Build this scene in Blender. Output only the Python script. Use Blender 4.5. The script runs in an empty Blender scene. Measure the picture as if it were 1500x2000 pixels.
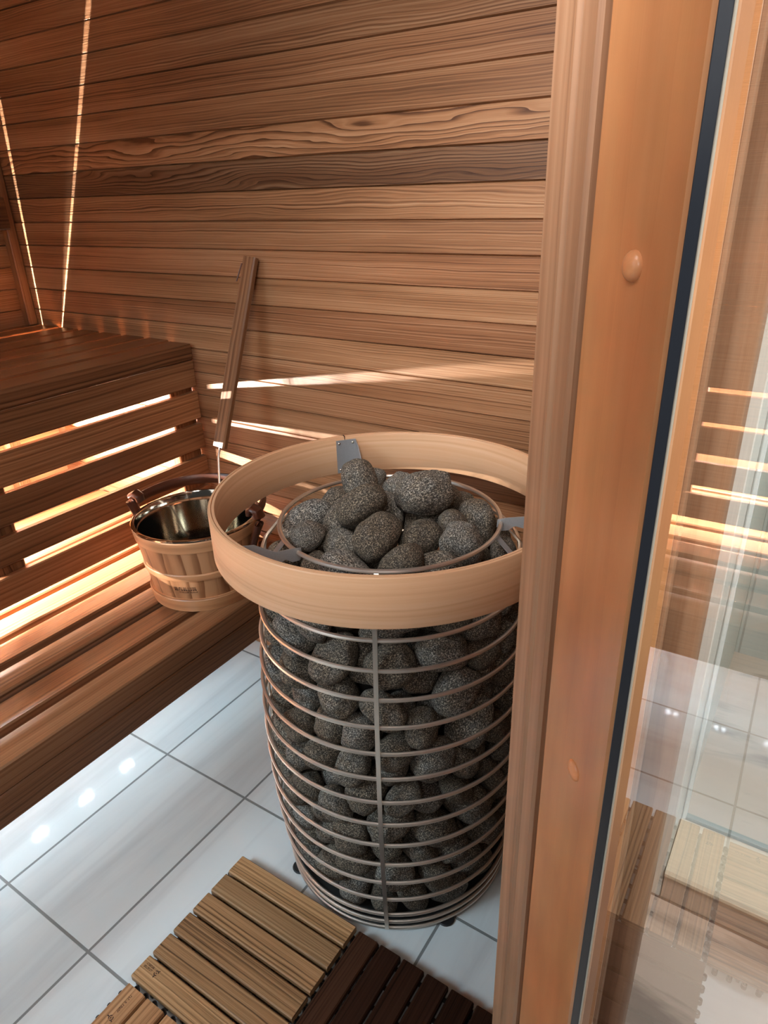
import bpy, bmesh, math, random
from mathutils import Vector, Matrix, Quaternion, noise
random.seed(11)
SC = bpy.context.scene
COL = SC.collection
PI = math.pi

# ---------------------------------------------------------------- node helpers
def new_mat(name):
    m = bpy.data.materials.new(name); m.use_nodes = True
    nt = m.node_tree; nt.nodes.clear()
    return m, nt
def nd(nt, typ, **kw):
    n = nt.nodes.new(typ)
    for k, v in kw.items():
        if k.startswith('i_'):
            key = k[2:]
            key = int(key) if key.isdigit() else key.replace('_', ' ')
            s = n.inputs[key]
            if hasattr(v, 'is_output'): nt.links.new(v, s)
            else: s.default_value = v
        else: setattr(n, k, v)
    return n
def mth(nt, op, a, b=None, c=None, clamp=False):
    n = nt.nodes.new('ShaderNodeMath'); n.operation = op; n.use_clamp = clamp
    for i, v in enumerate((a, b, c)):
        if v is None: continue
        if hasattr(v, 'is_output'): nt.links.new(v, n.inputs[i])
        else: n.inputs[i].default_value = v
    return n.outputs[0]
def mix(nt, fac, a, b, blend='MIX'):
    n = nt.nodes.new('ShaderNodeMix'); n.data_type = 'RGBA'; n.blend_type = blend
    for s, v in ((n.inputs[0], fac), (n.inputs[6], a), (n.inputs[7], b)):
        if hasattr(v, 'is_output'): nt.links.new(v, s)
        else: s.default_value = v
    return n.outputs[2]
def ramp(nt, fac, stops, interp='LINEAR'):
    n = nt.nodes.new('ShaderNodeValToRGB'); e = n.color_ramp; e.interpolation = interp
    while len(e.elements) > 1: e.elements.remove(e.elements[0])
    for i, (p, c) in enumerate(stops):
        el = e.elements[0] if i == 0 else e.elements.new(p)
        el.position = p; el.color = (*c, 1) if len(c) == 3 else c
    nt.links.new(fac, n.inputs[0]); return n.outputs[0]
def finish(nt, **kw):
    b = nd(nt, 'ShaderNodeBsdfPrincipled')
    for k, v in kw.items():
        s = b.inputs[k.replace('_', ' ')]
        if hasattr(v, 'is_output'): nt.links.new(v, s)
        else: s.default_value = v
    o = nd(nt, 'ShaderNodeOutputMaterial'); nt.links.new(b.outputs[0], o.inputs[0]); return b

def wood(name, dark, mid, light, rough=.42, spec=.35, freq=190., contrast=1.0, coat=0., bump=.25, blotch=0.):
    """long-grained timber read from the UV map (u along the grain, v across, metres)
    and from the 'tint' attribute: r brightness, g figure, b redness"""
    m, nt = new_mat(name)
    uv = nd(nt, 'ShaderNodeUVMap', uv_map='UVMap').outputs[0]
    sx = nd(nt, 'ShaderNodeSeparateXYZ', i_0=uv); u, v = sx.outputs[0], sx.outputs[1]
    at = nd(nt, 'ShaderNodeAttribute', attribute_name='tint')
    sc_ = nd(nt, 'ShaderNodeSeparateColor', i_0=at.outputs[0])
    tr, tg, tb = sc_.outputs[0], sc_.outputs[1], sc_.outputs[2]
    def n2(su, sv, detail=2., rough_=.55):
        c = nd(nt, 'ShaderNodeCombineXYZ', i_0=mth(nt, 'MULTIPLY', u, su), i_1=mth(nt, 'MULTIPLY', v, sv))
        return nd(nt, 'ShaderNodeTexNoise', noise_dimensions='2D', i_Vector=c.outputs[0], i_Scale=1., i_Detail=detail, i_Roughness=rough_).outputs[0]
    warp = mth(nt, 'SUBTRACT', n2(1.3, 8., 2.), .5)
    warp2 = mth(nt, 'SUBTRACT', n2(5., 30., 2.), .5)
    amp = mth(nt, 'MULTIPLY_ADD', tg, .14, .006)
    vv = mth(nt, 'ADD', v, mth(nt, 'MULTIPLY', warp, amp))
    vv = mth(nt, 'ADD', vv, mth(nt, 'MULTIPLY', warp2, mth(nt, 'MULTIPLY_ADD', tg, .02, .003)))
    fr = mth(nt, 'MULTIPLY_ADD', tg, -.62 * freq, freq)
    w = mth(nt, 'MULTIPLY', vv, fr)
    n1 = nd(nt, 'ShaderNodeTexNoise', noise_dimensions='1D', i_W=w, i_Scale=1., i_Detail=1.5, i_Roughness=.5).outputs[0]
    saw = mth(nt, 'POWER', mth(nt, 'FRACT', mth(nt, 'MULTIPLY', w, .55)), 3.)
    fine = n2(9., 900., 1.)
    broad = n2(.9, 16., 2.)
    f = mth(nt, 'MULTIPLY', mth(nt, 'SUBTRACT', n1, .5), 1.0 * contrast)
    f = mth(nt, 'MULTIPLY_ADD', mth(nt, 'SUBTRACT', broad, .5), .9 * contrast, f)
    f = mth(nt, 'MULTIPLY_ADD', mth(nt, 'SUBTRACT', fine, .5), .35 * contrast, f)
    f = mth(nt, 'SUBTRACT', f, mth(nt, 'MULTIPLY', saw, mth(nt, 'MULTIPLY_ADD', tg, .75 * contrast, .10 * contrast)))
    f = mth(nt, 'ADD', f, .56, clamp=True)
    colr = ramp(nt, f, [(0., dark), (.5, mid), (1., light)])
    br = mth(nt, 'MULTIPLY', tr, 2.)
    colr = mix(nt, 1., colr, nd(nt, 'ShaderNodeCombineColor', i_0=br, i_1=br, i_2=br).outputs[0], 'MULTIPLY')
    colr = mix(nt, mth(nt, 'MULTIPLY', tb, .32), colr, mix(nt, 1., colr, (1.12, .72, .62, 1), 'MULTIPLY'))
    if blotch:
        k = mth(nt, 'MULTIPLY_ADD', mth(nt, 'SUBTRACT', n2(4., 13., 3.), .5), blotch, 1.)
        k2 = mth(nt, 'MULTIPLY_ADD', mth(nt, 'SUBTRACT', n2(2.6, 9., 3.), .5), blotch * .8, 1.)
        colr = mix(nt, 1., colr, nd(nt, 'ShaderNodeCombineColor', i_0=k, i_1=mth(nt, 'MULTIPLY', k, k2), i_2=mth(nt, 'MULTIPLY', k, k2)).outputs[0], 'MULTIPLY')
    bp = nd(nt, 'ShaderNodeBump', i_Strength=bump, i_Distance=.0012, i_Height=f)
    r = mth(nt, 'MULTIPLY_ADD', f, .15, rough - .07)
    finish(nt, Base_Color=colr, Roughness=r, Specular_IOR_Level=spec, Normal=bp.outputs[0], Coat_Weight=coat, Coat_Roughness=.22)
    return m

def plain(name, col, rough=.5, metal=0., spec=.5, emit=None, es=0., aniso=0.):
    m, nt = new_mat(name)
    nz = nd(nt, 'ShaderNodeTexNoise', i_Scale=35., i_Detail=3.)
    c = mix(nt, .12, (*col, 1), mix(nt, 1., (*col, 1), ramp(nt, nz.outputs[0], [(.3, (.55,) * 3), (.7, (1.3,) * 3)]), 'MULTIPLY'))
    kw = dict(Base_Color=c, Roughness=rough, Metallic=metal, Specular_IOR_Level=spec)
    if emit: kw.update(Emission_Color=(*emit, 1), Emission_Strength=es)
    finish(nt, **kw); return m

def stone_mat():
    m, nt = new_mat('lava_stone')
    tc = nd(nt, 'ShaderNodeTexCoord').outputs[3]
    oi = nd(nt, 'ShaderNodeObjectInfo')
    off = nd(nt, 'ShaderNodeVectorMath', operation='ADD', i_0=tc, i_1=nd(nt, 'ShaderNodeCombineXYZ', i_0=mth(nt, 'MULTIPLY', oi.outputs['Random'], 31.), i_1=mth(nt, 'MULTIPLY', oi.outputs['Random'], 17.)).outputs[0]).outputs[0]
    n1 = nd(nt, 'ShaderNodeTexNoise', i_Vector=off, i_Scale=17., i_Detail=3., i_Roughness=.75).outputs[0]
    n2 = nd(nt, 'ShaderNodeTexNoise', i_Vector=off, i_Scale=2.2, i_Detail=3.).outputs[0]
    vo = nd(nt, 'ShaderNodeTexVoronoi', i_Vector=off, i_Scale=17., i_Randomness=1.).outputs[0]
    sp = ramp(nt, n1, [(.43, (0, 0, 0)), (.54, (.22, .22, .22)), (.64, (1, 1, 1))])
    cold = mix(nt, sp, (.032, .030, .028, 1), (.52, .485, .43, 1))
    warm = mix(nt, sp, (.034, .026, .019, 1), (.52, .41, .29, 1))
    c = mix(nt, ramp(nt, mth(nt, 'MULTIPLY_ADD', n2, .8, mth(nt, 'MULTIPLY', oi.outputs['Random'], .35)), [(.45, (0, 0, 0)), (.85, (1, 1, 1))]), warm, cold)
    k = mth(nt, 'MULTIPLY_ADD', oi.outputs['Random'], .5, .72)
    c = mix(nt, 1., c, nd(nt, 'ShaderNodeCombineColor', i_0=k, i_1=k, i_2=k).outputs[0], 'MULTIPLY')
    pit = ramp(nt, vo, [(.0, (0, 0, 0)), (.25, (1, 1, 1))])
    hgt = mth(nt, 'ADD', mth(nt, 'MULTIPLY', n1, .8), mth(nt, 'MULTIPLY', nd(nt, 'ShaderNodeRGBToBW', i_0=pit).outputs[0], .35))
    bp = nd(nt, 'ShaderNodeBump', i_Strength=.75, i_Distance=.0035, i_Height=hgt)
    finish(nt, Base_Color=c, Roughness=.82, Specular_IOR_Level=.3, Normal=bp.outputs[0]); return m

def tile_mat(name, wx, wy, ox, oy, base, vein, grout, rough=.07, veinscale=(14., 1.1), gw=.0032, vlo=.42, vhi=.72):
    """square-set floor tiles from world position; marble-like drift along y"""
    m, nt = new_mat(name)
    pos = nd(nt, 'ShaderNodeNewGeometry').outputs[0]
    s = nd(nt, 'ShaderNodeSeparateXYZ', i_0=pos)
    def edge(c, w, o):
        k = mth(nt, 'DIVIDE', mth(nt, 'SUBTRACT', c, o), w)
        fr = mth(nt, 'FRACT', k)
        d = mth(nt, 'MULTIPLY', mth(nt, 'MINIMUM', fr, mth(nt, 'SUBTRACT', 1., fr)), w)
        return d, mth(nt, 'FLOOR', k)
    dx, ix = edge(s.outputs[0], wx, ox); dy, iy = edge(s.outputs[1], wy, oy)
    d = mth(nt, 'MINIMUM', dx, dy)
    g = ramp(nt, mth(nt, 'DIVIDE', d, gw * 2), [(.40, (1, 1, 1)), (.56, (0, 0, 0))])
    gb = nd(nt, 'ShaderNodeRGBToBW', i_0=g).outputs[0]
    idv = mth(nt, 'MULTIPLY_ADD', ix, 7.31, mth(nt, 'MULTIPLY', iy, 3.77))
    c3 = nd(nt, 'ShaderNodeCombineXYZ', i_0=mth(nt, 'MULTIPLY_ADD', s.outputs[0], veinscale[0], idv), i_1=mth(nt, 'MULTIPLY', s.outputs[1], veinscale[1]), i_2=idv)
    n = nd(nt, 'ShaderNodeTexNoise', i_Vector=c3.outputs[0], i_Scale=1., i_Detail=5., i_Roughness=.6, i_Distortion=.6).outputs[0]
    col = mix(nt, ramp(nt, n, [(vlo, (0, 0, 0)), (vhi, (1, 1, 1))]), (*base, 1), (*vein, 1))
    col = mix(nt, gb, col, (*grout, 1))
    bp = nd(nt, 'ShaderNodeBump', i_Strength=.5, i_Distance=.002, i_Height=mth(nt, 'SUBTRACT', 1., gb))
    r = mth(nt, 'MULTIPLY_ADD', gb, .6, mth(nt, 'MULTIPLY_ADD', n, .06, rough - .03))
    finish(nt, Base_Color=col, Roughness=r, Specular_IOR_Level=.5, Normal=bp.outputs[0]); return m

def glass_mat(name, tint=(.97, .985, .975), lo=.07, hi=.95, power=2.6, rough=0.):
    m, nt = new_mat(name)
    tr = nd(nt, 'ShaderNodeBsdfTransparent', i_Color=(*tint, 1))
    gl = nd(nt, 'ShaderNodeBsdfGlossy', i_Color=(1, 1, 1, 1), i_Roughness=rough)
    lw = nd(nt, 'ShaderNodeLayerWeight', i_Blend=.5)
    f = mth(nt, 'MULTIPLY_ADD', mth(nt, 'POWER', lw.outputs[1], power), hi - lo, lo)
    mx = nd(nt, 'ShaderNodeMixShader', i_0=f, i_1=tr.outputs[0], i_2=gl.outputs[0])
    o = nd(nt, 'ShaderNodeOutputMaterial'); nt.links.new(mx.outputs[0], o.inputs[0]); return m

# ---------------------------------------------------------------- geometry helpers
AX = {'x': (0, 1, 2), 'y': (1, 2, 0), 'z': (2, 0, 1)}
class MB:
    def __init__(s): s.v = []; s.f = []; s.uv = []; s.t = []; s.m = []; s.mi = 0
    def face(s, idx, uv=None, tint=(.5, 0, 0)):
        s.f.append(idx); s.uv.append(uv or [(0, 0)] * len(idx)); s.t.append(tint); s.m.append(s.mi)
    def prism(s, frame, L, prof, tint=(.5, 0, 0), u0=None, v0=None):
        """extrude a closed 2D outline prof (a,b) along the grain; frame = (origin, along, A, B)"""
        o, t, A, B = [Vector(q) for q in frame]
        u0 = random.uniform(0, 40) if u0 is None else u0; v0 = random.uniform(0, 40) if v0 is None else v0
        n = len(prof); b = len(s.v)
        for k in (0, L):
            for a, c in prof: s.v.append(o + t * k + A * a + B * c)
        per = [0.]
        for i in range(n):
            p, q = prof[i], prof[(i + 1) % n]; per.append(per[-1] + math.hypot(q[0] - p[0], q[1] - p[1]))
        for i in range(n):
            j = (i + 1) % n
            s.face([b + i, b + j, b + n + j, b + n + i], [(u0, v0 + per[i]), (u0, v0 + per[i + 1]), (u0 + L, v0 + per[i + 1]), (u0 + L, v0 + per[i])], tint)
        e = [(u0 + .13 * a, v0 + c) for a, c in prof]; dk = (tint[0] * .8, tint[1], tint[2])
        s.face([b + i for i in range(n)][::-1], e[::-1], dk); s.face([b + n + i for i in range(n)], e, dk)
    def board(s, lo, hi, grain='x', ch=.003, tint=(.5, 0, 0), u0=None, v0=None):
        i, j, k = AX[grain]
        A = Vector((0, 0, 0)); A[j] = 1; B = Vector((0, 0, 0)); B[k] = 1; T = Vector((0, 0, 0)); T[i] = 1
        w, h = hi[j] - lo[j], hi[k] - lo[k]; c = min(ch, w * .3, h * .3)
        pr = [(c, 0), (w - c, 0), (w, c), (w, h - c), (w - c, h), (c, h), (0, h - c), (0, c)]
        s.prism((lo, T, A, B), hi[i] - lo[i], pr, tint, u0, v0)
    def lathe(s, prof, n=64, c=(0, 0, 0), tint=(.5, 0, 0), a0=0., a1=2 * PI, grain='u', closed=False):
        """prof list of (r,z)"""
        full = abs(a1 - a0 - 2 * PI) < 1e-6; m = n if full else n + 1; b = len(s.v); P = len(prof)
        for r, z in prof:
            for k in range(m):
                a = a0 + (a1 - a0) * k / n; s.v.append(Vector((c[0] + r * math.cos(a), c[1] + r * math.sin(a), c[2] + z)))
        ln = [0.]
        for i in range(P): p, q = prof[i], prof[(i + 1) % P]; ln.append(ln[-1] + math.hypot(q[0] - p[0], q[1] - p[1]))
        rm = max(p[0] for p in prof); ou, ov = random.uniform(0, 30), random.uniform(0, 30)
        for i in range(P if closed else P - 1):
            j = (i + 1) % P
            for k in range(n):
                k2 = (k + 1) % m
                ua, ub = rm * (a0 + (a1 - a0) * k / n), rm * (a0 + (a1 - a0) * (k + 1) / n)
                q = [(ua, ln[i]), (ub, ln[i]), (ub, ln[i + 1]), (ua, ln[i + 1])]
                q = [(ou + x, ov + y) if grain == 'u' else (ou + y, ov + x) for x, y in q]
                s.face([b + i * m + k, b + i * m + k2, b + j * m + k2, b + j * m + k], q, tint)
    def tube(s, pts, r, n=8, tint=(.5, 0, 0), cyclic=False, cap=True, flat=None):
        pts = [Vector(p) for p in pts]; b = len(s.v); N = len(pts); rr = r if hasattr(r, '__len__') else [r] * N
        up = Vector((0, 0, 1)); u = [0.]
        for i in range(N): u.append(u[-1] + (pts[(i + 1) % N] - pts[i]).length)
        for i, p in enumerate(pts):
            t = (pts[(i + 1) % N] - pts[i - 1]) if cyclic else (pts[min(i + 1, N - 1)] - pts[max(i - 1, 0)])
            t.normalize(); a = t.cross(up)
            if a.length < .05: a = t.cross(Vector((1, 0, 0)))
            a.normalize(); c = a.cross(t)
            for k in range(n):
                an = 2 * PI * k / n; fa = flat or (1, 1)
                s.v.append(p + (a * math.cos(an) * fa[0] + c * math.sin(an) * fa[1]) * rr[i])
        for i in range(N if cyclic else N - 1):
            j = (i + 1) % N
            for k in range(n):
                k2 = (k + 1) % n
                q = [(u[i], k * rr[i]), (u[i], (k + 1) * rr[i]), (u[i + 1], (k + 1) * rr[i]), (u[i + 1], k * rr[i])]
                s.face([b + i * n + k, b + i * n + k2, b + j * n + k2, b + j * n + k], q, tint)
        if cap and not cyclic:
            s.face([b + k for k in range(n)][::-1], None, tint); s.face([b + (N - 1) * n + k for k in range(n)], None, tint)
    def dome(s, c, nrm, r, h, n=20, tint=(.5, 0, 0)):
        nrm = Vector(nrm).normalized(); a = nrm.orthogonal().normalized(); d = nrm.cross(a); c = Vector(c); b = len(s.v); K = 5
        rings = [(r, -.002)] + [(r * math.cos(PI / 2 * i / K), h * math.sin(PI / 2 * i / K)) for i in range(K)]
        for q, z in rings:
            for k in range(n):
                an = 2 * PI * k / n; s.v.append(c + nrm * z + (a * math.cos(an) + d * math.sin(an)) * q)
        s.v.append(c + nrm * h); top = len(s.v) - 1; o = random.uniform(0, 20)
        uvf = lambda ix: [(o + (s.v[i] - c).dot(a), o + (s.v[i] - c).dot(d)) for i in ix]
        for i in range(len(rings) - 1):
            for k in range(n):
                ix = [b + i * n + k, b + i * n + (k + 1) % n, b + (i + 1) * n + (k + 1) % n, b + (i + 1) * n + k]; s.face(ix, uvf(ix), tint)
        for k in range(n):
            ix = [b + (len(rings) - 1) * n + k, b + (len(rings) - 1) * n + (k + 1) % n, top]; s.face(ix, uvf(ix), tint)
    def build(s, name, mats, parent=None, smooth=False, origin=None):
        o0 = Vector(origin) if origin is not None else Vector((0, 0, 0))
        me = bpy.data.meshes.new(name); me.from_pydata([v - o0 for v in s.v], [], s.f)
        me.uv_layers.new(name='UVMap'); me.color_attributes.new('tint', 'FLOAT_COLOR', 'CORNER')
        uvl = me.uv_layers['UVMap']; ca = me.color_attributes['tint']
        i = 0
        for uv, t in zip(s.uv, s.t):
            for q in uv: uvl.data[i].uv = q; ca.data[i].color = (*t, 1); i += 1
        mats = mats if isinstance(mats, (list, tuple)) else [mats]
        for m in mats: me.materials.append(m)
        if len(mats) > 1:
            for p, k in zip(me.polygons, s.m): p.material_index = k
        bm = bmesh.new(); bm.from_mesh(me); bmesh.ops.recalc_face_normals(bm, faces=bm.faces); bm.to_mesh(me); bm.free()
        if smooth:
            for p in me.polygons: p.use_smooth = True
            me.set_sharp_from_angle(angle=math.radians(38))
        o = bpy.data.objects.new(name, me); COL.objects.link(o)
        if parent is not None:
            o.parent = parent; o.location = o0 - parent.location
        else: o.location = o0
        return o
def thing(name, label, cat, loc, group=None):
    o = bpy.data.objects.new(name, None); COL.objects.link(o); o.location = loc
    o.empty_display_size = .05
    o['label'] = label; o['category'] = cat
    if group: o['group'] = group
    return o
def tag(o, label, cat, group=None):
    o['label'] = label; o['category'] = cat
    if group: o['group'] = group
    return o
def struct(o, label=None):
    o['kind'] = 'structure'
    if label: o['label'] = label
    return o
def child(name, parent, mb, mat, smooth=False, label=None):
    o = mb.build(name, mat, parent, smooth, origin=parent.location)
    if label: o['label'] = label
    return o
def tn(b=.5, s=.12, fig=None, red=None):
    return (max(.12, b + random.uniform(-s, s)), random.choice([0, .05, .1, .3, .6]) if fig is None else fig, random.uniform(0, 1) if red is None else red)

# ---------------------------------------------------------------- materials
CEDAR = wood('cedar', (.085, .033, .013), (.295, .141, .064), (.45, .265, .145), rough=.42, freq=300., contrast=.98)
CEDAR_BENCH = wood('cedar_bench', (.075, .029, .012), (.225, .102, .045), (.345, .180, .090), rough=.36, freq=150)
ALDER = wood('stained_alder', (.39, .15, .06), (.54, .24, .10), (.62, .305, .15), blotch=.55, rough=.33, freq=45, contrast=.42, coat=.25, bump=.06)
FRAME = wood('frame_cedar', (.18, .092, .05), (.345, .19, .107), (.44, .275, .17), rough=.4, freq=120, contrast=.7, bump=.15)
ASH = wood('bent_ash', (.45, .235, .115), (.67, .39, .22), (.78, .53, .34), rough=.38, freq=110, contrast=.5, bump=.1)
ASPEN = wood('bucket_pine', (.20, .075, .028), (.48, .235, .11), (.58, .32, .165), rough=.42, freq=60, contrast=.8, bump=.1)
DECKW = wood('deck_wood', (.09, .042, .016), (.33, .175, .075), (.46, .27, .13), rough=.5, freq=210, contrast=1.25, bump=.6)
DECKSHADE = wood('deck_wood_shaded', (.09, .036, .016), (.36, .15, .075), (.48, .23, .13), rough=.62, spec=.08, freq=210, contrast=1.25, bump=.6)
PALE = wood('pale_pine', (.5, .36, .2), (.70, .52, .32), (.8, .62, .42), rough=.5, contrast=.6)
STEEL = plain('brushed_steel', (.72, .64, .56), .34, .9)
STEEL_BR = plain('bracket_steel', (.42, .42, .43), .42, .55)
MIRROR = plain('polished_steel', (.62, .57, .50), .09, 1.)
BLACKP = plain('black_plastic', (.012, .012, .013), .5)
IRON = plain('black_core', (.014, .013, .012), .7)
LEATHER = wood('dark_wood', (.03, .008, .004), (.085, .024, .011), (.13, .04, .02), rough=.32, freq=90, contrast=.6)
BURN = plain('burned_ink', (.045, .016, .006), .7)
GASKET = plain('grey_rubber', (.028, .033, .045), .32)
BEAD = plain('cream_bead', (.72, .64, .52), .45)
CREAM = plain('cream_stone', (.60, .52, .41), .35)
WHITEW = plain('painted_wall', (.74, .72, .66), .5)
SEAL = plain('clear_seal', (.70, .74, .73), .25)
SEALD = plain('grey_channel', (.22, .25, .23), .4)
STONE = stone_mat()
FLOOR = tile_mat('porcelain_floor', .305, .4844, 0., 0., (.69, .72, .715), (.57, .59, .59), (.20, .205, .20))
FLOOR2 = tile_mat('veined_floor', .61, 1.6, 1.0, -1.315, (.52, .41, .345), (.27, .215, .185), (.16, .10, .075), rough=.25, veinscale=(1.3, 6.5), vlo=.50, vhi=.60)
SHOWER = tile_mat('shower_tile', .305, .4844, .1, .2, (.60, .62, .60), (.52, .54, .52), (.42, .43, .41), rough=.2)
GLASS = glass_mat('door_glass', lo=.05, hi=.95, power=1.6)
GLASS2 = glass_mat('shower_glass', tint=(.90, .95, .93), lo=.06, hi=.8, power=3.)
def emat(name, col, s):
    m, nt = new_mat(name); e = nd(nt, 'ShaderNodeEmission', i_Color=(*col, 1), i_Strength=s)
    o = nd(nt, 'ShaderNodeOutputMaterial'); nt.links.new(e.outputs[0], o.inputs[0]); return m
LED_W = emat('led_tube_light', (1., .93, .80), 6.)
LED_B = emat('led_module_light', (.82, .92, 1.), 650.)

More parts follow.
